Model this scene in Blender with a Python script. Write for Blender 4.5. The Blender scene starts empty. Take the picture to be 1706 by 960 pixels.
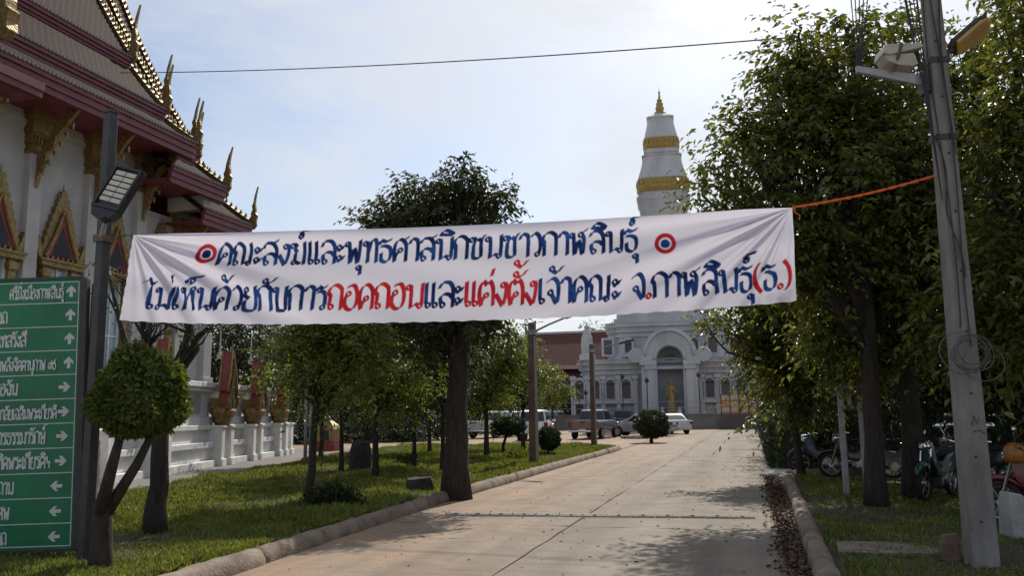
import bpy, bmesh, math, random
import numpy as np
from mathutils import Vector, Matrix
R = math.radians
SC = bpy.context.scene
COL = SC.collection

# ------------------------------------------------------------------ camera
W0, H0, F0 = 1706.0, 960.0, 1400.0
YAW, PITCH, ROLL = R(15.572), R(8.484), R(0.7)
CAM = np.array([0.0, 0.0, 1.6])
def cam_basis():
    f = np.array([-math.sin(YAW)*math.cos(PITCH), math.cos(YAW)*math.cos(PITCH), math.sin(PITCH)])
    r = np.cross(f, [0, 0, 1.0]); r /= np.linalg.norm(r); u = np.cross(r, f)
    return math.cos(ROLL)*r-math.sin(ROLL)*u, math.sin(ROLL)*r+math.cos(ROLL)*u, f
CR, CU, CF = cam_basis()
cd = bpy.data.cameras.new('camera'); co = bpy.data.objects.new('camera', cd); COL.objects.link(co)
cd.sensor_fit = 'HORIZONTAL'; cd.sensor_width = 36.0; cd.lens = F0/W0*36.0
cd.clip_start = 0.05; cd.clip_end = 3000
co.matrix_world = Matrix(((CR[0], CU[0], -CF[0], CAM[0]), (CR[1], CU[1], -CF[1], CAM[1]), (CR[2], CU[2], -CF[2], CAM[2]), (0, 0, 0, 1)))
SC.camera = co
def ray(px, py): return (px-W0/2)/F0*CR-(py-H0/2)/F0*CU+CF
def ground(px, py, z=0.0):
    d = ray(px, py); return CAM+d*((z-CAM[2])/d[2])
def at_y(px, py, Y):
    d = ray(px, py); return CAM+d*(Y/d[1])
def at_x(px, py, X):
    d = ray(px, py); return CAM+d*(X/d[0])

# ------------------------------------------------------------------ world, sun, exposure
SUN_AZ, SUN_EL = R(4), R(46)
w = bpy.data.worlds.new('World'); SC.world = w; w.use_nodes = True
nt = w.node_tree; nt.nodes.clear()
def N(t, **kw):
    n = nt.nodes.new(t)
    for k, v in kw.items(): setattr(n, k, v)
    return n
sky = N('ShaderNodeTexSky', sky_type='NISHITA', sun_disc=False, sun_elevation=SUN_EL, sun_rotation=SUN_AZ)
sky.air_density = 1.0; sky.dust_density = 1.6; sky.ozone_density = 1.5
tc = N('ShaderNodeTexCoord'); mp = N('ShaderNodeMapping'); mp.inputs['Scale'].default_value = (1.0, 1.0, 2.6)
mp.inputs['Rotation'].default_value = (0.1, 0.25, 0.3)
nz = N('ShaderNodeTexNoise'); nz.inputs['Scale'].default_value = 2.3; nz.inputs['Detail'].default_value = 9; nz.inputs['Roughness'].default_value = 0.58
nz.inputs['Distortion'].default_value = 0.35
rp = N('ShaderNodeValToRGB'); rp.color_ramp.elements[0].position = 0.36; rp.color_ramp.elements[1].position = 0.62
mx = N('ShaderNodeMixRGB'); mul = N('ShaderNodeMath', operation='MULTIPLY'); mul.inputs[1].default_value = 0.82
mx.inputs['Color2'].default_value = (6.2, 6.45, 6.7, 1)
bg = N('ShaderNodeBackground'); bg.inputs['Strength'].default_value = 0.126
ow = N('ShaderNodeOutputWorld')
L = nt.links.new
L(tc.outputs['Generated'], mp.inputs['Vector']); L(mp.outputs['Vector'], nz.inputs['Vector']); L(nz.outputs['Fac'], rp.inputs['Fac'])
L(rp.outputs['Color'], mul.inputs[0]); L(mul.outputs[0], mx.inputs['Fac']); L(sky.outputs['Color'], mx.inputs['Color1'])
L(mx.outputs['Color'], bg.inputs['Color']); L(bg.outputs['Background'], ow.inputs['Surface'])
sd = bpy.data.lights.new('sun', 'SUN'); sd.energy = 4.4; sd.angle = R(0.6); sd.color = (1.0, 0.93, 0.82)
so = bpy.data.objects.new('sun', sd); COL.objects.link(so)
SUND = Vector((math.sin(SUN_AZ)*math.cos(SUN_EL), math.cos(SUN_AZ)*math.cos(SUN_EL), math.sin(SUN_EL)))
so.rotation_euler = SUND.to_track_quat('Z', 'Y').to_euler()
vs = SC.view_settings; vs.view_transform = 'Standard'; vs.look = 'None'; vs.exposure = 0.0; vs.gamma = 1.0; vs.use_curve_mapping = False

# ------------------------------------------------------------------ materials
MATS = {}
def mat(name, col, rough=0.7, var=0.15, scale=6.0, bump=0.0, bscale=40.0, metal=0.0, spec=0.5, col2=None, detail=6, coord='Object', trans=0.0, island=0.0, stretch=None, coat=0.0):
    if name in MATS: return MATS[name]
    m = bpy.data.materials.new(name); m.use_nodes = True; t = m.node_tree; p = t.nodes['Principled BSDF']
    p.inputs['Roughness'].default_value = rough; p.inputs['Metallic'].default_value = metal
    p.inputs['Specular IOR Level'].default_value = spec
    if coat: p.inputs['Coat Weight'].default_value = coat
    tcn = t.nodes.new('ShaderNodeTexCoord'); src = tcn.outputs[coord]
    if stretch:
        mpn = t.nodes.new('ShaderNodeMapping'); mpn.inputs['Scale'].default_value = stretch
        t.links.new(src, mpn.inputs['Vector']); src = mpn.outputs['Vector']
    n = t.nodes.new('ShaderNodeTexNoise'); n.inputs['Scale'].default_value = scale; n.inputs['Detail'].default_value = detail; n.inputs['Roughness'].default_value = 0.62
    t.links.new(src, n.inputs['Vector'])
    r = t.nodes.new('ShaderNodeValToRGB')
    c = np.array(col[:3]); c2 = np.array(col2[:3]) if col2 is not None else c*(1+var)
    c1 = c if col2 is not None else c*(1-var)
    r.color_ramp.elements[0].position = 0.32; r.color_ramp.elements[1].position = 0.68
    r.color_ramp.elements[0].color = (*c1, 1); r.color_ramp.elements[1].color = (*np.minimum(c2, 1), 1)
    t.links.new(n.outputs['Fac'], r.inputs['Fac'])
    out = r.outputs['Color']
    if island:
        g = t.nodes.new('ShaderNodeNewGeometry'); hs = t.nodes.new('ShaderNodeHueSaturation')
        mr = t.nodes.new('ShaderNodeMapRange'); mr.inputs['To Min'].default_value = 1-island; mr.inputs['To Max'].default_value = 1+island
        t.links.new(g.outputs['Random Per Island'], mr.inputs['Value']); t.links.new(mr.outputs[0], hs.inputs['Value'])
        mr2 = t.nodes.new('ShaderNodeMapRange'); mr2.inputs['To Min'].default_value = 0.47; mr2.inputs['To Max'].default_value = 0.515
        ml = t.nodes.new('ShaderNodeMath'); ml.operation = 'FRACT'; ml2 = t.nodes.new('ShaderNodeMath'); ml2.operation = 'MULTIPLY'; ml2.inputs[1].default_value = 7.31
        t.links.new(g.outputs['Random Per Island'], ml2.inputs[0]); t.links.new(ml2.outputs[0], ml.inputs[0]); t.links.new(ml.outputs[0], mr2.inputs['Value'])
        t.links.new(mr2.outputs[0], hs.inputs['Hue']); t.links.new(out, hs.inputs['Color']); out = hs.outputs['Color']
    t.links.new(out, p.inputs['Base Color'])
    if bump:
        b = t.nodes.new('ShaderNodeTexNoise'); b.inputs['Scale'].default_value = bscale; b.inputs['Detail'].default_value = 5
        t.links.new(src, b.inputs['Vector'])
        bn = t.nodes.new('ShaderNodeBump'); bn.inputs['Strength'].default_value = bump; bn.inputs['Distance'].default_value = 0.03
        t.links.new(b.outputs['Fac'], bn.inputs['Height']); t.links.new(bn.outputs['Normal'], p.inputs['Normal'])
    if trans:
        tr = t.nodes.new('ShaderNodeBsdfTranslucent'); ms = t.nodes.new('ShaderNodeMixShader'); ms.inputs['Fac'].default_value = trans
        hs2 = t.nodes.new('ShaderNodeHueSaturation'); hs2.inputs['Value'].default_value = 1.5; hs2.inputs['Saturation'].default_value = 1.1; hs2.inputs['Hue'].default_value = 0.485
        t.links.new(out, hs2.inputs['Color']); t.links.new(hs2.outputs['Color'], tr.inputs['Color'])
        t.links.new(p.outputs[0], ms.inputs[1]); t.links.new(tr.outputs[0], ms.inputs[2]); t.links.new(ms.outputs[0], t.nodes['Material Output'].inputs['Surface'])
    MATS[name] = m; return m

M = {}
M['leaf_r'] = mat('leaf broad', (0.055, 0.085, 0.018), 0.38, col2=(0.16, 0.18, 0.04), scale=0.9, trans=0.42, island=0.45)
M['leaf_y'] = mat('leaf yellow green', (0.075, 0.115, 0.022), 0.42, col2=(0.15, 0.19, 0.034), scale=1.2, trans=0.40, island=0.45)
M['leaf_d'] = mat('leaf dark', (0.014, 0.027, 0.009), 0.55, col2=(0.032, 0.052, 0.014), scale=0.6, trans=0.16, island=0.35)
M['leaf_b'] = mat('leaf big tree', (0.03, 0.046, 0.014), 0.45, col2=(0.07, 0.088, 0.026), scale=1.2, trans=0.28, island=0.35)
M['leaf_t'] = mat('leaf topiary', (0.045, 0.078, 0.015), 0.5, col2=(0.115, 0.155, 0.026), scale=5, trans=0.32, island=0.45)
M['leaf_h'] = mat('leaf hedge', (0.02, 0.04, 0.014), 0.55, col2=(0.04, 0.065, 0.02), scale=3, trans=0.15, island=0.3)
M['grass'] = mat('grass blade', (0.085, 0.12, 0.02), 0.6, col2=(0.20, 0.235, 0.05), scale=1.1, trans=0.34, island=0.4)
M['litter'] = mat('dry leaf', (0.06, 0.036, 0.02), 0.85, col2=(0.17, 0.105, 0.06), scale=9, island=0.5)
M['bark'] = mat('bark', (0.018, 0.0145, 0.012), 0.95, col2=(0.055, 0.043, 0.034), scale=14, bump=0.9, bscale=30, stretch=(1, 1, 0.25))
M['bark_l'] = mat('bark pale', (0.08, 0.065, 0.05), 0.9, col2=(0.16, 0.135, 0.11), scale=14, bump=0.8, bscale=30, stretch=(1, 1, 0.3))
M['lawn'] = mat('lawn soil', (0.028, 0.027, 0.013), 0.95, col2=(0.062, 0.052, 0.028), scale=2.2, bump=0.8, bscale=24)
M['earth'] = mat('dusty ground', (0.25, 0.20, 0.15), 0.95, col2=(0.36, 0.30, 0.24), scale=0.4, bump=0.3, bscale=18)
M['asphalt'] = mat('grey path', (0.13, 0.115, 0.11), 0.9, col2=(0.20, 0.18, 0.17), scale=1.3, bump=0.3, bscale=60)
M['kerb'] = mat('kerb concrete', (0.12, 0.085, 0.065), 0.9, col2=(0.27, 0.215, 0.17), scale=3.2, bump=0.6, bscale=26)
M['conc'] = mat('grey concrete', (0.27, 0.26, 0.25), 0.85, col2=(0.42, 0.41, 0.39), scale=3.5, bump=0.5, bscale=30)
M['pole'] = mat('pole concrete', (0.15, 0.135, 0.125), 0.85, col2=(0.27, 0.245, 0.23), scale=4.5, bump=0.5, bscale=45, stretch=(1, 1, 0.3))
M['white'] = mat('white wall paint', (0.36, 0.345, 0.335), 0.75, col2=(0.47, 0.455, 0.44), scale=1.1, bump=0.15, bscale=40)
M['stupa'] = mat('stupa whitewash', (0.38, 0.385, 0.40), 0.85, col2=(0.56, 0.565, 0.575), scale=0.5, bump=0.25, bscale=6, stretch=(1, 1, 0.35))
M['bwall'] = mat('podium wall white', (0.56, 0.55, 0.52), 0.8, col2=(0.78, 0.77, 0.75), scale=1.6, bump=0.3, bscale=20, stretch=(1, 1, 0.4))
M['gold'] = mat('gilded plaster', (0.13, 0.085, 0.03), 0.42, col2=(0.34, 0.24, 0.09), scale=9, metal=0.5, bump=1.0, bscale=16)
M['goldleaf'] = mat('bright gold paint', (0.27, 0.18, 0.05), 0.5, col2=(0.42, 0.29, 0.09), scale=4, metal=0.2, bump=0.4, bscale=12)
M['maroon'] = mat('maroon paint', (0.10, 0.016, 0.024), 0.5, col2=(0.165, 0.03, 0.04), scale=2.5, bump=0.12, bscale=20)
M['red'] = mat('red lacquer', (0.15, 0.016, 0.018), 0.6, col2=(0.23, 0.032, 0.03), scale=3)
M['dark'] = mat('dark void', (0.02, 0.02, 0.022), 0.7)
M['steel'] = mat('dark painted steel', (0.02, 0.02, 0.022), 0.5, col2=(0.045, 0.042, 0.042), scale=5, bump=0.2, bscale=30)
M['galv'] = mat('galvanised steel', (0.26, 0.26, 0.27), 0.5, col2=(0.4, 0.4, 0.4), scale=6, metal=0.5)
M['rust'] = mat('rusty brown post', (0.085, 0.05, 0.038), 0.75, col2=(0.17, 0.11, 0.085), scale=5, bump=0.3)
M['black'] = mat('black plastic', (0.016, 0.016, 0.018), 0.45)
M['rubber'] = mat('tyre rubber', (0.022, 0.022, 0.023), 0.85)
M['chrome'] = mat('chrome', (0.75, 0.75, 0.77), 0.12, metal=1.0)
M['alloy'] = mat('alloy rim', (0.45, 0.45, 0.47), 0.3, metal=0.8)
M['orange'] = mat('orange rope', (0.75, 0.13, 0.03), 0.7)
M['wire'] = mat('cable', (0.03, 0.03, 0.035), 0.6)
M['green'] = mat('sign green', (0.0, 0.115, 0.045), 0.4, col2=(0.0, 0.18, 0.075), scale=1.5)
M['signwhite'] = mat('sign lettering', (0.48, 0.49, 0.49), 0.5, col2=(0.6, 0.6, 0.6), scale=12)
M['redsticker'] = mat('red sticker', (0.5, 0.05, 0.02), 0.5)
M['glass'] = mat('car glass', (0.012, 0.015, 0.018), 0.06, spec=0.8)
M['win'] = mat('window glass', (0.18, 0.27, 0.29), 0.08, col2=(0.34, 0.44, 0.46), scale=0.8, spec=0.8)
M['winframe'] = mat('window frame white', (0.66, 0.66, 0.66), 0.5)
M['led'] = mat('led lens', (0.45, 0.42, 0.36), 0.35, col2=(0.58, 0.54, 0.46), scale=30)
M['lens'] = mat('yellow lens', (0.55, 0.36, 0.13), 0.35, col2=(0.7, 0.5, 0.2), scale=9, trans=0.35)
M['redlens'] = mat('red lens', (0.20, 0.008, 0.012), 0.2, spec=0.6)
M['plate'] = mat('number plate', (0.7, 0.7, 0.68), 0.5)
M['roofred'] = mat('red roof far', (0.07, 0.022, 0.018), 0.9, col2=(0.11, 0.038, 0.03), scale=2.5, stretch=(1, 1, 3))
M['brown'] = mat('brown shutter', (0.10, 0.085, 0.08), 0.6)
M['bluecan'] = mat('blue canopy', (0.02, 0.035, 0.12), 0.6)
M['orangepan'] = mat('orange panel', (0.55, 0.21, 0.06), 0.7, col2=(0.66, 0.36, 0.18), scale=2)
M['peach'] = mat('peach panel', (0.58, 0.42, 0.34), 0.7)
M['stone'] = mat('dark stump', (0.022, 0.02, 0.018), 0.95, col2=(0.06, 0.053, 0.046), scale=8, bump=1.0, bscale=16)
M['brick'] = mat('old brick', (0.11, 0.065, 0.05), 0.9, col2=(0.18, 0.12, 0.095), scale=8, bump=0.5)
M['helmet'] = mat('orange helmet', (0.32, 0.12, 0.02), 0.3)
M['bump'] = mat('speed bump strip', (0.19, 0.17, 0.14), 0.85, col2=(0.31, 0.285, 0.24), scale=14, bump=0.4)
M['hill'] = mat('far wood', (0.03, 0.05, 0.02), 0.9, col2=(0.06, 0.085, 0.035), scale=0.3, bump=1.0, bscale=0.8)
PAINT = {}
def paint(name, c, rough=0.28):
    return mat('car paint '+name, c, rough, var=0.04, scale=2, coat=0.5, metal=0.15)
# temple roof tiles: diamond scales
def tile_mat():
    m = bpy.data.materials.new('temple tiles'); m.use_nodes = True; t = m.node_tree; p = t.nodes['Principled BSDF']; p.inputs['Roughness'].default_value = 0.75; p.inputs['Specular IOR Level'].default_value = 0.05
    tcn = t.nodes.new('ShaderNodeTexCoord'); mp = t.nodes.new('ShaderNodeMapping'); mp.inputs['Scale'].default_value = (0.001, 3.4, 2.4)
    t.links.new(tcn.outputs['Object'], mp.inputs['Vector'])
    sx = t.nodes.new('ShaderNodeSeparateXYZ'); t.links.new(mp.outputs[0], sx.inputs[0])
    def mth(op, a, b=None):
        n = t.nodes.new('ShaderNodeMath'); n.operation = op
        for i, v in enumerate((a, b)):
            if v is None: continue
            if isinstance(v, (int, float)): n.inputs[i].default_value = v
            else: t.links.new(v, n.inputs[i])
        return n.outputs[0]
    a = mth('ADD', sx.outputs['Y'], sx.outputs['Z']); b = mth('SUBTRACT', sx.outputs['Y'], sx.outputs['Z'])
    fa = mth('ABSOLUTE', mth('SUBTRACT', mth('FRACT', a), 0.5)); fb = mth('ABSOLUTE', mth('SUBTRACT', mth('FRACT', b), 0.5))
    d = mth('MAXIMUM', fa, fb)
    rp = t.nodes.new('ShaderNodeValToRGB'); rp.color_ramp.elements[0].position = 0.40; rp.color_ramp.elements[1].position = 0.47
    rp.color_ramp.elements[0].color = (0.02, 0.009, 0.008, 1); rp.color_ramp.elements[1].color = (0.075, 0.045, 0.04, 1)
    t.links.new(d, rp.inputs['Fac'])
    wn = t.nodes.new('ShaderNodeTexNoise'); wn.inputs['Scale'].default_value = 3; wn.inputs['Detail'].default_value = 4
    mxn = t.nodes.new('ShaderNodeMixRGB'); mxn.blend_type = 'MULTIPLY'; mxn.inputs['Fac'].default_value = 0.5
    t.links.new(tcn.outputs['Object'], wn.inputs['Vector']); t.links.new(rp.outputs[0], mxn.inputs['Color1']); t.links.new(wn.outputs['Fac'], mxn.inputs['Color2'])
    t.links.new(mxn.outputs[0], p.inputs['Base Color'])
    bn = t.nodes.new('ShaderNodeBump'); bn.inputs['Strength'].default_value = 0.5; bn.inputs['Distance'].default_value = 0.03
    t.links.new(d, bn.inputs['Height']); t.links.new(bn.outputs[0], p.inputs['Normal'])
    return m
M['tile'] = tile_mat()
# road concrete: dusty, stained, broom-textured across
def road_mat():
    m = bpy.data.materials.new('road concrete'); m.use_nodes = True; t = m.node_tree; p = t.nodes['Principled BSDF']; p.inputs['Roughness'].default_value = 0.85
    tcn = t.nodes.new('ShaderNodeTexCoord'); g = tcn.outputs['Object']
    def noise(s, d, stretch=(1, 1, 1), rough=0.6):
        mp = t.nodes.new('ShaderNodeMapping'); mp.inputs['Scale'].default_value = stretch; t.links.new(g, mp.inputs['Vector'])
        n = t.nodes.new('ShaderNodeTexNoise'); n.inputs['Scale'].default_value = s; n.inputs['Detail'].default_value = d; n.inputs['Roughness'].default_value = rough
        t.links.new(mp.outputs[0], n.inputs['Vector']); return n.outputs['Fac']
    def ramp(f, p0, c0, p1, c1):
        r = t.nodes.new('ShaderNodeValToRGB'); e = r.color_ramp.elements
        e[0].position = p0; e[0].color = (*c0, 1); e[1].position = p1; e[1].color = (*c1, 1); t.links.new(f, r.inputs['Fac']); return r.outputs[0]
    def mix(f, a, b, mode='MIX'):
        n = t.nodes.new('ShaderNodeMixRGB'); n.blend_type = mode
        for i, v in ((0, f), (1, a), (2, b)):
            if isinstance(v, float): n.inputs[i].default_value = v
            else: t.links.new(v, n.inputs[i])
        return n.outputs[0]
    base = ramp(noise(1.1, 8), 0.3, (0.17, 0.145, 0.116), 0.7, (0.265, 0.23, 0.187))
    dust = ramp(noise(0.35, 6), 0.45, (0, 0, 0), 0.7, (1, 1, 1))
    # orange laterite dust heaped along the left kerb: driven by the distance from it
    sx = t.nodes.new('ShaderNodeSeparateXYZ'); t.links.new(g, sx.inputs[0])
    mr = t.nodes.new('ShaderNodeMapRange'); mr.inputs['From Min'].default_value = -1.9; mr.inputs['From Max'].default_value = -5.4
    t.links.new(sx.outputs['X'], mr.inputs['Value'])
    m1 = t.nodes.new('ShaderNodeMath'); m1.operation = 'MULTIPLY'; t.links.new(mr.outputs[0], m1.inputs[0])
    dn = ramp(noise(0.8, 7), 0.32, (0.1, 0.1, 0.1), 0.62, (1, 1, 1)); t.links.new(dn, m1.inputs[1])
    rgb = t.nodes.new('ShaderNodeRGB'); rgb.outputs[0].default_value = (0.35, 0.225, 0.14, 1)
    c = mix(m1.outputs[0], base, rgb.outputs[0])
    m2 = t.nodes.new('ShaderNodeMath'); m2.operation = 'MULTIPLY'; m2.inputs[1].default_value = 0.16; t.links.new(dust, m2.inputs[0])
    c = mix(m2.outputs[0], c, rgb.outputs[0])
    st = ramp(noise(2.0, 5, (0.6, 3.0, 1)), 0.52, (1, 1, 1), 0.75, (0.68, 0.66, 0.64)); c = mix(0.8, c, st, 'MULTIPLY')
    ty_ = ramp(noise(1.0, 4, (1.7, 0.07, 1), 0.5), 0.42, (1.06, 1.06, 1.06), 0.66, (0.74, 0.73, 0.72)); c = mix(0.8, c, ty_, 'MULTIPLY')
    oil = ramp(noise(1.6, 3, (1, 0.7, 1), 0.45), 0.66, (1, 1, 1), 0.74, (0.55, 0.53, 0.51)); c = mix(0.8, c, oil, 'MULTIPLY')
    hair = ramp(noise(2.6, 9, (1, 1, 1), 0.75), 0.49, (1, 1, 1), 0.50, (0.9, 0.89, 0.88)); c = mix(0.6, c, hair, 'MULTIPLY')
    spk = ramp(noise(38, 3), 0.35, (0.82, 0.82, 0.82), 0.6, (1.04, 1.04, 1.04)); c = mix(1.0, c, spk, 'MULTIPLY')
    t.links.new(c, p.inputs['Base Color'])
    wv = noise(1.0, 3, (0.4, 22, 1)); wv2 = noise(50, 4)
    ad = t.nodes.new('ShaderNodeMath'); ad.operation = 'ADD'; t.links.new(wv, ad.inputs[0]); t.links.new(wv2, ad.inputs[1])
    bn = t.nodes.new('ShaderNodeBump'); bn.inputs['Strength'].default_value = 0.45; bn.inputs['Distance'].default_value = 0.02
    t.links.new(ad.outputs[0], bn.inputs['Height']); t.links.new(bn.outputs[0], p.inputs['Normal'])
    return m
M['road'] = road_mat()

# ------------------------------------------------------------------ mesh helpers
class MB:
    def __init__(s): s.v = []; s.f = []
    def add(s, vs, fs):
        o = len(s.v); s.v += [tuple(map(float, v)) for v in vs]; s.f += [tuple(i+o for i in f) for f in fs]; return s
    def box(s, c, d, rz=0.0, top=1.0, topy=None):
        x, y, z = [k/2 for k in d]; ty = top if topy is None else topy
        P = [(-x, -y, -z), (x, -y, -z), (x, y, -z), (-x, y, -z), (-x*top, -y*ty, z), (x*top, -y*ty, z), (x*top, y*ty, z), (-x*top, y*ty, z)]
        ca, sa = math.cos(rz), math.sin(rz)
        return s.add([(c[0]+p[0]*ca-p[1]*sa, c[1]+p[0]*sa+p[1]*ca, c[2]+p[2]) for p in P],
                     [(0, 3, 2, 1), (4, 5, 6, 7), (0, 1, 5, 4), (1, 2, 6, 5), (2, 3, 7, 6), (3, 0, 4, 7)])
    def bb(s, x0, x1, y0, y1, z0, z1): return s.box(((x0+x1)/2, (y0+y1)/2, (z0+z1)/2), (abs(x1-x0), abs(y1-y0), abs(z1-z0)))
    def tube(s, pts, rad, n=6, cap=True):
        pts = [np.array(p, float) for p in pts]; k = len(pts)
        if not hasattr(rad, '__len__'): rad = [rad]*k
        o = len(s.v); prev = None
        for i, p in enumerate(pts):
            t = pts[min(i+1, k-1)]-pts[max(i-1, 0)]; t = t/(np.linalg.norm(t)+1e-9)
            if prev is None:
                a = np.cross(t, [0, 0, 1.0]) if abs(t[2]) < 0.9 else np.cross(t, [1.0, 0, 0])
            else: a = prev-t*np.dot(prev, t)
            a = a/(np.linalg.norm(a)+1e-9); prev = a; b = np.cross(t, a)
            for j in range(n):
                th = 2*math.pi*j/n; s.v.append(tuple(p+rad[i]*(math.cos(th)*a+math.sin(th)*b)))
        for i in range(k-1):
            for j in range(n):
                s.f.append((o+i*n+j, o+i*n+(j+1) % n, o+(i+1)*n+(j+1) % n, o+(i+1)*n+j))
        if cap:
            s.f.append(tuple(o+j for j in range(n))[::-1]); s.f.append(tuple(o+(k-1)*n+j for j in range(n)))
        return s
    def lathe(s, prof, n=16, c=(0, 0, 0), sx=1.0, sy=1.0, axis='z', rot=0.0):
        o = len(s.v)
        for r, z in prof:
            for j in range(n):
                th = 2*math.pi*j/n+rot; a, b = r*sx*math.cos(th), r*sy*math.sin(th)
                q = {'z': (a, b, z), 'x': (z, a, b), 'y': (a, z, b)}[axis]
                s.v.append((c[0]+q[0], c[1]+q[1], c[2]+q[2]))
        k = len(prof)
        for i in range(k-1):
            for j in range(n):
                s.f.append((o+i*n+j, o+i*n+(j+1) % n, o+(i+1)*n+(j+1) % n, o+(i+1)*n+j))
        s.f.append(tuple(o+j for j in range(n))[::-1]); s.f.append(tuple(o+(k-1)*n+j for j in range(n)))
        return s
    def prism(s, poly, fn, d0, d1):
        """poly 2D outline; fn(a,b,d)->3D"""
        n = len(poly); o = len(s.v)
        s.v += [tuple(map(float, fn(a, b, d0))) for a, b in poly]+[tuple(map(float, fn(a, b, d1))) for a, b in poly]
        s.f.append(tuple(o+i for i in range(n))[::-1]); s.f.append(tuple(o+n+i for i in range(n)))
        for i in range(n): s.f.append((o+i, o+(i+1) % n, o+n+(i+1) % n, o+n+i))
        return s
    def loft(s, rings, cap=True):
        n = len(rings[0]); o = len(s.v)
        for r in rings: s.v += [tuple(map(float, p)) for p in r]
        for i in range(len(rings)-1):
            for j in range(n): s.f.append((o+i*n+j, o+i*n+(j+1) % n, o+(i+1)*n+(j+1) % n, o+(i+1)*n+j))
        if cap:
            s.f.append(tuple(o+j for j in range(n))[::-1]); s.f.append(tuple(o+(len(rings)-1)*n+j for j in range(n)))
        return s
    def build(s, name, m, parent=None, smooth=False, org=None, bevel=0.0, fix=True):
        me = bpy.data.meshes.new(name)
        v = s.v if org is None else [(p[0]-org[0], p[1]-org[1], p[2]-org[2]) for p in s.v]
        me.from_pydata(v, [], s.f)
        if fix:
            bm = bmesh.new(); bm.from_mesh(me); bmesh.ops.recalc_face_normals(bm, faces=bm.faces); bm.to_mesh(me); bm.free()
        o = bpy.data.objects.new(name, me); COL.objects.link(o)
        me.materials.append(m if not isinstance(m, str) else M[m])
        if parent is not None: o.parent = parent
        if smooth:
            me.polygons.foreach_set('use_smooth', [True]*len(me.polygons))
            if smooth == 'auto':
                e = o.modifiers.new('split', 'EDGE_SPLIT'); e.split_angle = R(38)
        if bevel:
            b = o.modifiers.new('bevel', 'BEVEL'); b.width = bevel; b.segments = 2; b.limit_method = 'ANGLE'; b.angle_limit = R(35)
        return o
def tag(o, label=None, cat=None, group=None, kind=None):
    if label: o['label'] = label
    if cat: o['category'] = cat
    if group: o['group'] = group
    if kind: o['kind'] = kind
    return o
def thing(name, label, cat, loc=(0, 0, 0), rz=0.0, group=None):
    o = bpy.data.objects.new(name, None); COL.objects.link(o); o.empty_display_size = 0.3
    o.location = loc; o.rotation_euler = (0, 0, rz); return tag(o, label, cat, group)
def dup(root, loc, rz, label=None, group=None, swap=None):
    def cp(o, par):
        c = o.copy(); COL.objects.link(c)
        if par is not None: c.parent = par
        if swap and o.type == 'MESH' and o.data.materials and o.data.materials[0].name in swap:
            c.data = o.data.copy(); c.data.materials[0] = swap[o.data.materials[0].name]
        for ch in list(o.children): cp(ch, c)
        return c
    r = cp(root, None); r.location = loc; r.rotation_euler = (0, 0, rz)
    if label: r['label'] = label
    if group: r['group'] = group
    return r
def structure(o): o['kind'] = 'structure'; return o
def mesh_np(name, V, Fi, m, parent=None, kind=None):
    me = bpy.data.meshes.new(name); n, k = len(V), Fi.shape[1]
    me.vertices.add(n); me.vertices.foreach_set('co', V.astype(np.float32).ravel())
    me.loops.add(Fi.size); me.loops.foreach_set('vertex_index', Fi.astype(np.int32).ravel())
    me.polygons.add(len(Fi)); me.polygons.foreach_set('loop_start', np.arange(0, Fi.size, k, dtype=np.int32))
    me.update(calc_edges=True); me.validate()
    o = bpy.data.objects.new(name, me); COL.objects.link(o); me.materials.append(M[m] if isinstance(m, str) else m)
    if parent is not None: o.parent = parent
    if kind: o['kind'] = kind
    return o
def unit(a): return a/(np.linalg.norm(a, axis=-1, keepdims=True)+1e-9)
def leaf_geo(P, A, Nn, Ls, wr=0.42, fold=0.12):
    A = unit(A); S = unit(np.cross(A, Nn)); Nn = np.cross(S, A)
    Ls = Ls[:, None]; mid = P+A*Ls*0.45+Nn*Ls*fold
    V = np.stack([P, mid+S*Ls*wr*0.5, P+A*Ls-Nn*Ls*0.08, mid-S*Ls*wr*0.5], 1).reshape(-1, 3)
    i = np.arange(len(P))[:, None]*4
    Fi = np.concatenate([i+np.array([[0, 1, 2]]), i+np.array([[0, 2, 3]])], 0)
    return V, Fi
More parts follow.
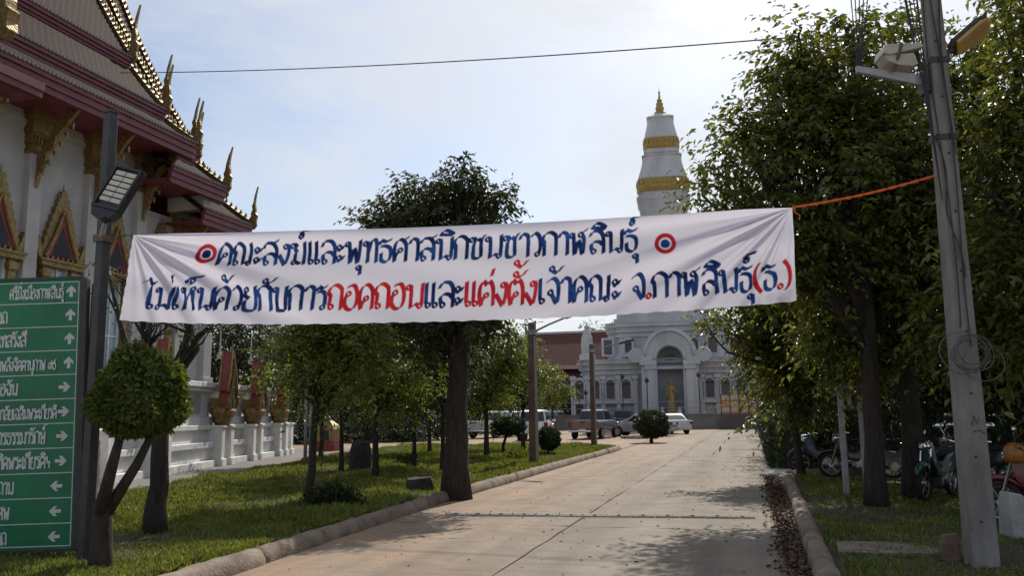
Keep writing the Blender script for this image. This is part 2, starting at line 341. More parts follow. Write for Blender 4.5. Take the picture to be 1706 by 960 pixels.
def crown_leaves(rng, lobes, n_clump, per, cr, ll, droop=0.35, fill=0.5, wr=0.42, up=0.8):
    """lobes: list of (center, (rx,ry,rz)). returns leaf V,F and clump centres with lobe index"""
    vol = np.array([l[1][0]*l[1][1]*l[1][2] for l in lobes]); vol = vol**0.75; pr = vol/vol.sum()
    li = rng.choice(len(lobes), n_clump, p=pr)
    C = np.array([l[0] for l in lobes])[li]; Rr = np.array([l[1] for l in lobes])[li]
    d = unit(rng.normal(size=(n_clump, 3))); rad = rng.random(n_clump)**fill
    rad = rad*(0.80+0.48*rng.random(n_clump))
    cl = C+d*Rr*rad[:, None]
    # every clump is a handful of shoots, each shoot a spray of leaves set alternately left and right
    ns = rng.integers(max(1, int(per/9*0.5)), max(2, int(per/9*1.5))+1, n_clump); si = np.repeat(np.arange(n_clump), ns); m = len(si)
    sd_ = d[si]*0.65+rng.normal(size=(m, 3))*0.75; sd_[:, 2] = sd_[:, 2]*0.7-0.12; sd_ = unit(sd_)
    sl = cr*2.7*(0.5+0.9*rng.random(m)); sc_ = cl[si]+rng.normal(size=(m, 3))*cr*0.45
    k = 9; idx = np.repeat(np.arange(m), k); n = len(idx); t_ = np.tile((np.arange(k)+0.6)/k, m)+rng.normal(size=n)*0.03; alt = np.tile(np.where(np.arange(k) % 2 == 0, 1.0, -1.0), m)
    dd = sd_[idx]; sag = np.zeros((n, 3)); sag[:, 2] = -0.28*t_**2*sl[idx]
    P = sc_[idx]+dd*(sl[idx]*t_)[:, None]+sag+rng.normal(size=(n, 3))*0.015
    side = unit(np.cross(dd, np.array([0, 0, 1.0])+rng.normal(size=(n, 3))*0.25))
    A = dd*0.6+side*(alt*0.75)[:, None]+rng.normal(size=(n, 3))*0.22; A[:, 2] -= droop
    nn = rng.normal(size=(n, 3))*0.45; nn[:, 2] += up
    V, Fi = leaf_geo(P, A, nn, ll*(0.55+0.75*rng.random(n))*(1.1-0.35*t_), wr)
    return V, Fi, cl, li
def make_tree(label, base, height, lobes, leaf='leaf_r', ll=0.14, n_clump=200, per=40, cr=0.25, tr=0.14, droop=0.35, bark='bark', seed=0, name='tree', cat='tree', group=None, fork=0.45, lean=(0, 0), fill=0.5, wr=0.42, stems=1, twigs=True, tseg=8):
    """lobes relative to base"""
    rng = np.random.default_rng(seed)
    root = thing(name, label, cat, base, 0, group)
    V, Fi, cl, li = crown_leaves(rng, lobes, n_clump, per, cr, ll, droop, fill, wr)
    cr_o = mesh_np('crown', V, Fi, leaf, root, 'stuff')
    t = MB(); fz = height*fork
    for s in range(stems):
        a = rng.random()*6.28; off = np.array([math.cos(a), math.sin(a), 0])*tr*(1.2 if stems > 1 else 0)
        top = np.array([lean[0], lean[1], fz])+off*2.5
        pts = []; rr = []
        for i in range(7):
            q = i/6; p = off*(1-q)+top*q; p[2] = fz*q
            wob = rng.normal(size=2)*min(tr*0.13, 0.016)*(1 if 0 < i < 6 else 0)
            p[:2] += wob; pts.append(p); rr.append(tr*(1-0.35*q)*(1.32 if i == 0 else 1.06 if i == 1 else 1))
        pts[0][2] = -0.15
        t.tube(pts, rr, tseg)
    top = np.array([lean[0], lean[1], fz])
    br = MB()
    for j, (c, r) in enumerate(lobes):
        c = np.array(c, float); st = top*(0.78+0.22*rng.random()); st = top if j < 2 else st
        mid = st*0.45+c*0.55+np.array([rng.normal()*0.1, rng.normal()*0.1, -0.12*np.linalg.norm(c-st)])
        e = c+np.array([0, 0, r[2]*0.15])
        r0 = tr*(0.62 if len(lobes) > 2 else 0.7)
        t.tube([st-np.array([0, 0, 0.1]), mid, c, e], [r0, r0*0.55, min(r0*0.22, 0.035), 0.008], 6)
        if twigs:
            k = np.where(li == j)[0]
            for q in k[:90]:
                f = rng.random()*0.6+0.2; a0 = mid*(1-f)+c*f if f < 0.6 else c
                m_ = (a0+cl[q])/2+rng.normal(size=3)*0.06
                br.tube([a0, m_, cl[q]], [r0*0.2+0.006, r0*0.11+0.004, 0.004], 3, False)
    t.build('trunk', bark, root, True)
    if br.v: tag(br.build('branches', bark, root, fix=False), kind='stuff')
    return root

# ================================================================== THE SETTING
rng0 = np.random.default_rng(7); random.seed(5)
g = MB().add([(-500, -200, -0.03), (500, -200, -0.03), (500, 900, -0.03), (-500, 900, -0.03)], [(0, 1, 2, 3)])
structure(g.build('ground', 'earth', fix=False))
JX = -2.55; RX0, RX1 = -5.42, 0.27
road = structure(MB().bb(RX0-0.1, RX1+0.03, -4, 77, -0.20, -0.022).build('road', 'earth'))
ys = [-4, 4.0, 12.05, 20.2, 28.4, 36.6, 44.8, 53, 61, 69, 77]
for i in range(len(ys)-1):
    for (a, b) in ((RX0, JX-0.009), (JX+0.009, RX1)):
        nx, ny = 8, 12; V = []; Fc = []
        rg = np.random.default_rng(i*2+(a > -3))
        for iy in range(ny+1):
            for ix in range(nx+1):
                x = a+(b-a)*ix/nx; y = ys[i]+0.009+(ys[i+1]-ys[i]-0.018)*iy/ny
                if iy in (0, ny) and 0 < ix < nx: y += rg.normal()*0.006*(1.8 if i in (1, 2) else 1)
                if ix in (0, nx) and 0 < iy < ny: x += rg.normal()*0.006
                V.append((x, y, rg.normal()*0.0025))
        for iy in range(ny):
            for ix in range(nx):
                k = iy*(nx+1)+ix; Fc.append((k, k+1, k+nx+2, k+nx+1))
        n0 = len(V); rim = [ix for ix in range(nx+1)]+[iy*(nx+1)+nx for iy in range(1, ny+1)]+[ny*(nx+1)+ix for ix in range(nx-1, -1, -1)]+[iy*(nx+1) for iy in range(ny-1, 0, -1)]
        for q in rim: V.append((V[q][0], V[q][1], -0.15))
        for q in range(len(rim)):
            q2 = (q+1) % len(rim); Fc.append((rim[q], n0+q, n0+q2, rim[q2]))
        MB().add(V, Fc).build('concrete_slab', 'road', road, fix=False)
# car park beyond the lawn and the plaza across the end of the road
structure(MB().bb(-45, RX0-0.13, 37.5, 77, -0.2, -0.006).build('parking_area', 'road'))
structure(MB().bb(-45, 14, 77.2, 140, -0.2, -0.008).build('plaza', 'road'))
# driveway branching off to the right
structure(MB().bb(RX1+0.03, 14, 21.9, 24.6, -0.2, 0.004).build('driveway', 'conc'))
# grey path along the podium wall
def lawn_left(y): return -9.8-0.178*y
P = []
yy = np.linspace(2, 37.4, 24)
pv = [(lawn_left(y)+0.05, y, 0.012) for y in yy]+[(lawn_left(y)-(3.9 if y < 30 else 3.9+0.5*(y-30)), y, 0.012) for y in yy]
structure(MB().add(pv, [(i+24, i, i+1, i+25) for i in range(23)]).build('path', 'asphalt', fix=False))
# lawns
def kerb_x(y):
    xs = [-5.0, -5.17, -5.46, -5.42, -5.37, -5.45, -6.2, -7.6]; yk = [3, 7.93, 14.8, 25, 35.4, 36.8, 38.2, 39.2]
    return float(np.interp(y, yk, xs))
def lawn_z(x, y): return 0.13+0.035*math.sin(x*1.3+0.5)*math.cos(y*0.7)+0.02*math.sin(x*3.1+y*2.3)+0.02*math.sin(y*4.1-x*1.7)
V = []; ny, nx = 120, 44
for iy in range(ny+1):
    y = 3+(39.2-3)*iy/ny
    for ix in range(nx+1):
        q = ix/nx; x = lawn_left(y)*(1-q)+(kerb_x(y)-0.22)*q; z = lawn_z(x, y)
        if ix == 0: z = 0.0
        if ix == nx: z = 0.11
        if iy == ny: z = 0.0
        V.append((x, y, z))
Fc = [(iy*(nx+1)+ix, iy*(nx+1)+ix+1, (iy+1)*(nx+1)+ix+1, (iy+1)*(nx+1)+ix) for iy in range(ny) for ix in range(nx)]
structure(MB().add(V, Fc).build('lawn', 'lawn', smooth=True, fix=False))
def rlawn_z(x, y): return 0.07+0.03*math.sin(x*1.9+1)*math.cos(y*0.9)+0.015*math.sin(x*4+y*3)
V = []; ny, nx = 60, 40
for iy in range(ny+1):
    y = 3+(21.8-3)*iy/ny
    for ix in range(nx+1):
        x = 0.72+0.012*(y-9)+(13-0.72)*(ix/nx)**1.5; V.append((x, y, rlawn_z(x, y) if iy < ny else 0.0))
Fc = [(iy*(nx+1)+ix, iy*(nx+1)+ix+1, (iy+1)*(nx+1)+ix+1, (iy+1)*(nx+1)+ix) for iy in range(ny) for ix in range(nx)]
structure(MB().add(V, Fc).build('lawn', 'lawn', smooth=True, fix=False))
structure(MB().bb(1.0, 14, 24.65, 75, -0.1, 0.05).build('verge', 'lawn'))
# kerbs, cast in lengths with open joints
def kerb_run(name, pts, wdt, hgt, seg, seed, gap=0.018):
    rg = np.random.default_rng(seed); root = structure(bpy.data.objects.new(name, None)); COL.objects.link(root)
    pts = np.array(pts, float); d = np.r_[0, np.cumsum(np.linalg.norm(np.diff(pts, axis=0), axis=1))]
    at = lambda s: np.array([np.interp(s, d, pts[:, 0]), np.interp(s, d, pts[:, 1])])
    s = 0.0
    while s < d[-1]-0.2:
        ln = min(seg*(0.8+0.4*rg.random()), d[-1]-s); m = MB(); rings = []
        k = max(3, int(ln/0.16)); jx, jz = rg.normal()*0.008, rg.normal()*0.006
        for i in range(k+1):
            q = s+gap/2+(ln-gap)*i/k; p = at(q); t = at(min(q+0.05, d[-1]))-at(max(q-0.05, 0)); t /= np.linalg.norm(t)+1e-9; nrm = np.array([-t[1], t[0]])
            prof = [(0, -0.15), (0.0, 0.05), (0.035, hgt*0.72), (0.10*wdt/0.28, hgt*0.96), (wdt*0.55, hgt), (wdt*0.88, hgt*0.93), (wdt, hgt*0.6), (wdt, -0.15)]
            rings.append([(p[0]+nrm[0]*(o_+jx+rg.normal()*0.008), p[1]+nrm[1]*(o_+jx+rg.normal()*0.008), z_+(jz+rg.normal()*0.008 if z_ > 0 else 0)) for o_, z_ in prof])
        m.loft(rings).build('kerb_stone', 'kerb', root, True); s += ln
    return root
kl = [(kerb_x(y), y) for y in np.linspace(3, 36.5, 40)]+[(-5.5, 37.1), (-5.9, 37.9), (-6.6, 38.6), (-7.7, 39.3), (-10, 39.6)]
kerb_run('kerb', kl, 0.23, 0.17, 6.5, 3)
kr = [(0.50+0.013*(y-9), y) for y in np.linspace(3, 20.6, 22)]+[(0.72, 21.2), (0.95, 21.65), (1.4, 21.9), (2.6, 21.95)]
kerb_run('kerb', [(x+0.24, y) for x, y in kr], 0.24, 0.17, 3.4, 4)
kerb_run('kerb', [(-6.6+1.15*math.cos(a), 52.3+1.6*math.sin(a)) for a in np.linspace(0, 2*math.pi, 22)], 0.15, 0.14, 2.2, 5)
structure(MB().lathe([(1.1, -0.1), (1.1, 0.09), (0.6, 0.15), (0.05, 0.17)], 20, (-6.6, 52.3, 0), 1, 1.4).build('planting_island', 'lawn'))
# gutter full of dry leaves between the slab edge and the right kerb
gv = [(RX1+0.01, y, -0.018) for y in (3, 8, 13, 18, 21.9)]+[(0.55+0.013*(y-9), y, 0.012) for y in (3, 8, 13, 18, 21.9)]
structure(MB().add(gv, [(i, i+5, i+6, i+1) for i in range(4)]).build('gutter', mat('gutter dirt', (0.06, 0.045, 0.035), 0.95, col2=(0.13, 0.095, 0.07), scale=9, bump=1.0, bscale=30), fix=False))
n = 2600
Py = 5+17*rng0.random(n)**1.2; Px = 0.22+0.34*rng0.random(n)**0.9-0.10*(rng0.random(n) < 0.15)
P = np.stack([Px, Py, 0.012+0.02*rng0.random(n)], 1); A = rng0.normal(size=(n, 3))*np.array([1, 1, 0.25]); Nn = rng0.normal(size=(n, 3))*0.3+np.array([0, 0, 1])
V, Fi = leaf_geo(P, A, Nn, 0.035+0.06*rng0.random(n), 0.5, 0.2)
tag(mesh_np('leaf_litter', V, Fi, 'litter'), 'dry brown fallen leaves heaped in the gutter by the kerb', 'leaves', kind='stuff')
# stray leaves on the road and lawn
n = 420; Px = -5+5.1*rng0.random(n); Py = 6+34*rng0.random(n)**1.4
P = np.stack([Px, Py, np.full(n, 0.006)], 1); A = rng0.normal(size=(n, 3))*np.array([1, 1, 0.1]); Nn = rng0.normal(size=(n, 3))*0.2+np.array([0, 0, 1])
V, Fi = leaf_geo(P, A, Nn, 0.02+0.045*rng0.random(n), 0.5, 0.15)
tag(mesh_np('fallen_leaves', V, Fi, 'litter'), 'a few dry leaves scattered over the concrete road', 'leaves', kind='stuff')
# grass
def grass(name, label, n, xf, y0, y1, zf, hs, seed, dens=1.0, matn='grass', flat=0.0):
    rg = np.random.default_rng(seed)
    u = rg.random(n); Y = y0+(y1-y0)*u**2.0; q = rg.random(n)
    lo = np.array([xf(y)[0] for y in Y]); hi = np.array([xf(y)[1] for y in Y]); X = lo+(hi-lo)*q
    pn = np.sin(X*1.9+Y*0.6)+np.sin(Y*1.3-X*0.8)+np.sin(X*4.1+1)*np.sin(Y*3.3)
    keep = rg.random(n) < 0.82+0.2*pn; X, Y, pn = X[keep], Y[keep], pn[keep]
    Z = np.array([zf(a, b) for a, b in zip(X, Y)])-0.01
    m_ = len(X); sc = 0.75+Y/22.0; h = hs*(0.45+0.9*rg.random(m_))*(0.85+0.15*pn)*np.minimum(sc, 1.6)
    P = np.stack([X, Y, Z], 1); A = rg.normal(size=(m_, 3))*0.75; A[:, 2] = 0.75+0.3*rg.random(m_)
    Nn = rg.normal(size=(m_, 3))
    V, Fi = leaf_geo(P, A, Nn, h, 0.24, 0.1)
    return tag(mesh_np(name, V, Fi, matn), label, 'grass', kind='stuff')
grass('grass', 'short green grass and low weeds covering the lawn left of the road', 300000, lambda y: (lawn_left(y)+0.1, kerb_x(y)-0.24), 5.5, 39, lawn_z, 0.078, 11)
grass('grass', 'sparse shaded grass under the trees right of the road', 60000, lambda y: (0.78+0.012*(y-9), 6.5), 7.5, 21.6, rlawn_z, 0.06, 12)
# far wooded land closing the horizon
hv = []; hf = []; rg = np.random.default_rng(3); K = 160
for i in range(K+1):
    a = R(-80)+R(160)*i/K; rr = 330+20*math.sin(i*0.7)
    hgt = 9+3*math.sin(i*0.31)+2.0*rg.random()
    hv += [(rr*math.sin(a), rr*math.cos(a), -1), (rr*math.sin(a), rr*math.cos(a), hgt*0.75), ((rr+12)*math.sin(a), (rr+12)*math.cos(a), hgt), ((rr+40)*math.sin(a), (rr+40)*math.cos(a), -1)]
for i in range(K):
    for j in range(3): hf.append((i*4+j, i*4+4+j, i*4+5+j, i*4+j+1))
structure(MB().add(hv, hf).build('wooded_horizon', 'hill', smooth=True))

# ================================================================== ORDINATION HALL (left)
HX = -23.0
hall = thing('temple_hall', 'white temple hall with tiered maroon roofs and gilded finials behind the podium wall', 'temple', (HX, 20, 0))
HO = (HX, 20, 0)
def hb(m, name, ma, par=hall, **k): return m.build(name, ma, par, org=HO, **k)
wall = hb(MB().bb(-35, HX, 8, 27.9, 0.0, 12.0).bb(-34.7, HX-0.004, 27.9, 32.0, 0.0, 9.9).bb(-35.4, HX+0.30, 8, 32.4, 0.0, 2.3).bb(-35.2, HX+0.18, 8, 32.2, 2.3, 2.75).bb(-35.06, HX+0.06, 7.9, 27.98, 11.4, 11.9), 'wall', 'white')
COLS = [14.3, 16.9, 19.5, 22.12, 24.76, 27.33, 29.9, 31.85]
def flame(cx, half, h, n, amp, seed=0):
    """pointed pediment outline with flame-like serrated edge (y, z)"""
    L_ = []
    for i in range(n+1):
        q = i/n; y = -half*(1-q)**0.82; z = h*q**1.05
        L_.append((y, z)); 
        if i < n:
            q2 = (i+0.6)/n; y2 = -half*(1-q2)**0.82; z2 = h*q2**1.05; L_.append((y2-amp, z2+amp*0.9))
    return [(cx+a, b) for a, b in L_]+[(cx-a, b) for a, b in L_[::-1][1:]]
for i, y in enumerate(COLS):
    zt = 12.0 if y < 28 else 10.1
    m = MB().bb(HX-0.1, HX+0.26, y-0.27, y+0.27, 2.75, zt-1.55).bb(HX-0.1, HX+0.34, y-0.34, y+0.34, 2.72, 3.3)
    p = hb(m, 'pilaster', 'white', bevel=0.015)
    c = MB()
    for k, (h0, h1, e) in enumerate(((1.55, 1.4, 0.06), (1.4, 1.25, 0.02), (1.25, 0.85, 0.08), (0.85, 0.7, 0.14), (0.7, 0.4, 0.10), (0.4, 0.25, 0.2), (0.25, 0.0, 0.26))):
        c.bb(HX-0.1, HX+0.26+e, y-0.27-e, y+0.27+e, zt-h0, zt-h1)
    for k in range(5):
        yy_ = y-0.28+0.14*k; c.prism([(-0.06, 0.0), (0.06, 0.0), (0.0, 0.30)], lambda a, b, d, yy_=yy_, zt=zt: (HX+0.34+d, yy_+a, zt-1.22+b), 0, 0.05)
    hb(c, 'capital', 'gold', p)
    # naga bracket reaching out to the eave
    out = [(0.0, -2.7), (0.10, -2.2), (0.32, -1.9), (0.36, -1.55), (0.62, -1.35), (0.70, -1.0), (1.0, -0.75), (1.25, -0.45), (1.55, -0.15), (1.5, 0.05), (1.1, -0.15), (0.85, -0.5), (0.6, -0.62), (0.42, -1.0), (0.25, -1.1), (0.12, -1.5), (0.0, -1.45)]
    b = MB().prism(out, lambda a, bb_, d, y=y, zt=zt: (HX+0.30+a, y+d, zt+bb_), -0.07, 0.07)
    for k in range(6):
        a0 = (0.1+0.22*k, -2.1+0.30*k); b.prism([(a0[0], a0[1]), (a0[0]+0.16, a0[1]+0.02), (a0[0]+0.15, a0[1]-0.2)], lambda a, bb_, d, y=y, zt=zt: (HX+0.30+a, y+d, zt+bb_), -0.04, 0.04)
    hb(b, 'eave_bracket', 'gold')
WINS = [15.6, 18.2, 20.85, 23.45, 26.08, 28.65]
for y in WINS:
    zb, zt = 3.5, 6.75
    fr = MB()
    for s in (-1, 1):
        fr.bb(HX-0.05, HX+0.22, y+s*0.62-0.14, y+s*0.62+0.14, zb, zt).bb(HX-0.05, HX+0.30, y+s*0.62-0.19, y+s*0.62+0.19, zt-0.35, zt-0.1).bb(HX-0.05, HX+0.30, y+s*0.62-0.19, y+s*0.62+0.19, zb+0.1, zb+0.35)
    fr.bb(HX-0.05, HX+0.36, y-0.95, y+0.95, zt, zt+0.16).bb(HX-0.05, HX+0.42, y-1.0, y+1.0, zt+0.16, zt+0.24).bb(HX-0.05, HX+0.4, y-0.95, y+0.95, zb-0.3, zb)
    wn = hb(fr, 'window', 'gold')
    hb(MB().bb(HX+0.0, HX+0.03, y-0.5, y+0.5, zb, zt), 'pane', 'win', wn)
    hb(MB().bb(HX+0.03, HX+0.08, y-0.03, y+0.03, zb, zt).bb(HX+0.031, HX+0.075, y-0.48, y+0.48, zb+1.1, zb+1.17).bb(HX+0.03, HX+0.09, y-0.48, y-0.41, zb, zt).bb(HX+0.03, HX+0.09, y+0.41, y+0.48, zb, zt), 'frame', 'winframe', wn)
    g1 = flame(y, 0.92, 2.55, 9, 0.055); base = zt+0.24
    hb(MB().prism(g1, lambda a, b, d, base=base: (HX+d, a, base+b), 0.02, 0.20), 'pediment', 'gold', wn)
    g2 = [(y-0.66, 0.10), (y-0.30, 0.85), (y, 1.68), (y+0.30, 0.85), (y+0.66, 0.10)]
    hb(MB().prism(g2, lambda a, b, d, base=base: (HX+d, a, base+b), 0.19, 0.235), 'red_panel', 'red', wn)
    g3 = [(y-0.36, 0.16), (y-0.36, 0.42), (y-0.16, 0.80), (y, 1.18), (y+0.16, 0.80), (y+0.36, 0.42), (y+0.36, 0.16)]
    hb(MB().prism(g3, lambda a, b, d, base=base: (HX+d, a, base+b), 0.21, 0.25), 'dark_opening', 'dark', wn)
    t = MB()
    for s in (-1, 1):       # inner moulded ribs and corner flames
        pts = [(HX+0.26, y+s*0.72, base+0.08), (HX+0.27, y+s*0.36, base+0.85), (HX+0.27, y+s*0.02, base+1.8)]
        t.tube(pts, [0.07, 0.06, 0.045], 6)
        t.prism([(0, 0), (0.16, 0.05), (0.26, 0.35), (0.20, 0.75), (0.10, 0.42), (0.02, 0.3)], lambda a, b, d, s=s, y=y, base=base: (HX+d, y+s*(0.80+a), base+b), 0.05, 0.24)
    for k in range(7):
        t.prism([(-0.06, 0), (0.06, 0), (0, 0.16)], lambda a, b, d, k=k, y=y, base=base: (HX+d, y-0.66+0.22*k+a, base+0.02+b), 0.24, 0.30)
    t.tube([(HX+0.12, y, base+2.3), (HX+0.12, y, base+2.8)], [0.06, 0.008], 6)
    for s in (-1, 1): t.tube([(HX+0.12, y+s*0.13, base+2.05), (HX+0.12, y+s*0.19, base+2.5)], [0.05, 0.008], 5)
    hb(t, 'carving', 'gold', wn)
# roofs: (start, end, eave x, eave z drop)
def slope(x0, z0, x1, z1, n=6, sag=0.10):
    return [(x0+(x1-x0)*i/n, z0+(z1-z0)*i/n-sag*math.sin(math.pi*i/n)*(z1-z0)*0.5) for i in range(n+1)]
def horn(m, p, h, s=1.0, lean=0.25, th=0.09):
    """hang-hong: a flaring base sweeping up into a thin curved horn, in the X-Z plane at y = p[1]"""
    out = [(-0.30, -0.10), (0.05, -0.22), (0.26, -0.05), (0.22, 0.18), (0.30, 0.42), (0.16, 0.55), (0.17, 0.75), (0.10, 0.95), (0.12, 1.2), (0.20, 1.5), (0.27, 1.75),
           (0.20, 1.62), (0.06, 1.3), (-0.02, 1.0), (-0.12, 0.85), (-0.06, 0.7), (-0.2, 0.5), (-0.12, 0.35), (-0.30, 0.2)]
    m.prism([(a*s*h/1.75, b*h/1.75) for a, b in out], lambda a, b, d: (p[0]+a, p[1]+d, p[2]+b), -th, th)
SECT = [(8, 27.8, -20.8, 12.25, 0), (26.6, 30.1, -20.95, 11.05, 1), (28.9, 32.35, -21.1, 9.9, 2)]
for (ya, ye, xe, ze, si) in SECT:
    dx, dz = xe+20.8, ze-12.25
    tiers = [((-20.8, 12.42), (-22.35, 13.55)), ((-22.25, 13.95), (-24.0, 15.95)), ((-23.95, 16.35), (-29.0, 25.6))]
    for ti, ((x0, z0), (x1, z1)) in enumerate(tiers):
        x0 += dx; x1 += dx; z0 += dz; z1 += dz
        pr = slope(x0, z0, x1, z1, 8, 0.12 if ti == 2 else 0.06)
        y1 = ye-0.12*ti
        up = [(a, b) for a, b in pr]; dn = [(a-0.06, b-0.14) for a, b in pr[::-1]]
        rf = hb(MB().prism(up+dn, lambda a, b, d: (a, d, b), ya, y1), 'roof_slope', 'tile')
        # far slope of the same tier, mirrored on the ridge line
        if ti == 2:
            hb(MB().prism([(-58+dx*2-a, b) for a, b in up+dn], lambda a, b, d: (a, d, b), ya, y1), 'roof_slope', 'tile')
        f = MB()      # moulded fascia: three steps, each its own line of shadow
        fh = 0.62 if ti == 0 else 0.46
        f.bb(x0-0.12, x0+0.10, ya, y1+0.02, z0-0.20, z0-0.05)
        f.bb(x0-0.12, x0+0.03, ya, y1, z0-0.20-(fh-0.2)*0.55, z0-0.20)
        f.bb(x0-0.14, x0-0.03, ya, y1-0.01, z0-fh, z0-0.20-(fh-0.2)*0.55)
        f.bb(x0-0.20, x0+0.015, ya, y1-0.02, z0-fh-0.05, z0-fh)
        hb(f, 'fascia', 'maroon', rf)
        e = MB()      # row of rounded eave tiles
        k = int((y1-ya)/0.16)
        for q in range(k):
            e.box((x0+0.07, ya+0.08+q*(y1-ya)/k, z0-0.01), (0.16, 0.11, 0.085))
        hb(e, 'eave_tiles', mat('eave tile', (0.13, 0.12, 0.11), 0.6), rf)
        # gilded bargeboard on the gable edge with upright fins and a horn at its foot
        bb = MB(); pts = pr
        for q in range(len(pts)-1):
            (a0, b0), (a1, b1) = pts[q], pts[q+1]
            bb.prism([(a0, b0-0.16), (a0, b0+0.13), (a1, b1+0.13), (a1, b1-0.16)], lambda a, b, d: (a, d, b), y1-0.02, y1+0.16)
            bb.prism([(a0, b0+0.13), (a0, b0+0.20), (a1, b1+0.20), (a1, b1+0.13)], lambda a, b, d: (a, d, b), y1-0.06, y1+0.2)
        bo = hb(bb, 'bargeboard', 'gold')
        fn = MB(); tot = math.hypot(x1-x0, z1-z0); nf = max(4, int(tot/0.30))
        for q in range(nf):
            s_ = (q+0.6)/nf; a = x0+(x1-x0)*s_; b = np.interp(s_, np.linspace(0, 1, len(pr)), [p_[1] for p_ in pr])+0.19
            fn.prism([(-0.07, 0.0), (0.09, -0.10), (0.10, 0.05), (0.08, 0.16), (0.02, 0.07)], lambda u_, v_, d, a=a, b=b: (a+u_, y1+0.07+d, b+v_), -0.03, 0.03)
        hb(fn, 'fins', 'gold', bo)
        hm = MB(); horn(hm, (x0+0.05, y1+0.07, z0+0.05), 1.75 if ti == 0 else 1.9 if ti == 1 else 2.3, 0.66, th=0.055)
        hb(hm, 'horn_finial', 'gold', bo)
    # soffit and gable wall
    hb(MB().bb(HX-0.2, xe-0.16, ya, ye-0.15, ze-0.36, ze-0.30), 'soffit', 'maroon')
    hb(MB().prism([(-34+dx, 12.2+dz), (HX+0.3+dx, 12.2+dz), (-22.6+dx, 13.3+dz), (-24.2+dx, 15.7+dz), (-29+dx, 25.0+dz), (-33.8+dx, 15.7+dz)], lambda a, b, d: (a, d, b), ye-0.65, ye-0.45), 'gable', 'red')
    if si:
        hb(MB().bb(HX-0.05, xe-0.35, ye-0.95, ye-0.50, ze-0.95, ze-0.36), 'beam', 'white')
# hanging gilded fringe below the last porch eave
m = MB()
for k in range(12): m.prism([(-0.13, 0), (0.13, 0), (0.0, -0.42)], lambda a, b, d, k=k: (-22.9+0.15*k+a, 31.9+d, 9.5+b), 0, 0.06)
m.bb(-23.1, -21.2, 31.88, 31.98, 9.48, 9.6); hb(m, 'fringe', 'gold')
# side canopy eave, lower, that stops part way along
pr = slope(-20.55, 11.95, -22.4, 12.1+0.9, 4, 0.05)
rf = hb(MB().prism(pr+[(a, b-0.12) for a, b in pr[::-1]], lambda a, b, d: (a, d, b), 8, 20.0), 'canopy_roof', 'tile')
hb(MB().bb(-20.7, -20.5, 8, 20.02, 11.62, 11.9).bb(-20.75, -20.56, 8, 20.0, 11.42, 11.62).bb(-22.9, -20.72, 8, 19.9, 11.38, 11.44), 'fascia', 'maroon', rf)
m = MB(); horn(m, (-20.7, 18.55, 13.0), 2.2, 1.1, th=0.2); hb(m, 'horn_finial', 'gold', rf)

# ================================================================== PODIUM WALL with shrine niches
A0, A1 = np.array([-13.6, 9.7]), np.array([-19.35, 32.35])
wd = A1-A0; WL = np.linalg.norm(wd); wd /= WL; wang = math.atan2(wd[1], wd[0]); wn_ = np.array([wd[1], -wd[0]])
pw = thing('podium_wall', 'white stepped podium wall with mouldings in front of the temple hall', 'wall', (A0[0], A0[1], 0), wang)
# local: x along the wall, -y towards the lawn
m = MB()
for (y0, z0, z1) in ((-0.55, 0.0, 0.22), (-0.36, 0.22, 0.62), (-0.46, 0.62, 0.80), (-0.22, 0.80, 1.18), (-0.32, 1.18, 1.34), (-0.12, 1.34, 1.60), (0.0, 1.60, 2.42), (-0.16, 2.42, 2.55), (-0.26, 2.55, 2.72)):
    m.bb(0, WL, y0, 0.5, z0, z1)
pb = m.build('wall', 'bwall', pw, bevel=0.02)
SH = []
for px in (232, 347, 401, 446):
    # meet the wall line
    d = ray(px, 740); d2 = d[:2]; Mx = np.array([[d2[0], -wd[0]], [d2[1], -wd[1]]]); tt = np.linalg.solve(Mx, A0-CAM[:2]); SH.append(tt[1])
post = []
gap = np.mean(np.diff(SH[1:]))
for s in SH+[SH[0]-3.3, SH[-1]+1.6]:
    if s > WL+1: continue
    for o_ in (-0.42, 0.42):
        if s+o_ > WL: continue
        MB().bb(s+o_-0.15, s+o_+0.15, -0.66, 0.1, 0.0, 1.24).bb(s+o_-0.2, s+o_+0.2, -0.72, 0.1, 0.0, 0.24).bb(s+o_-0.19, s+o_+0.19, -0.70, 0.1, 1.24, 1.32).build('buttress', 'bwall', pw, bevel=0.015)
for k in range(8):
    a = 1.2+k*3.0
    if a < WL-2 : MB().bb(a, a+1.3, -0.025, 0.05, 1.72, 2.32).build('panel', 'conc', pw)
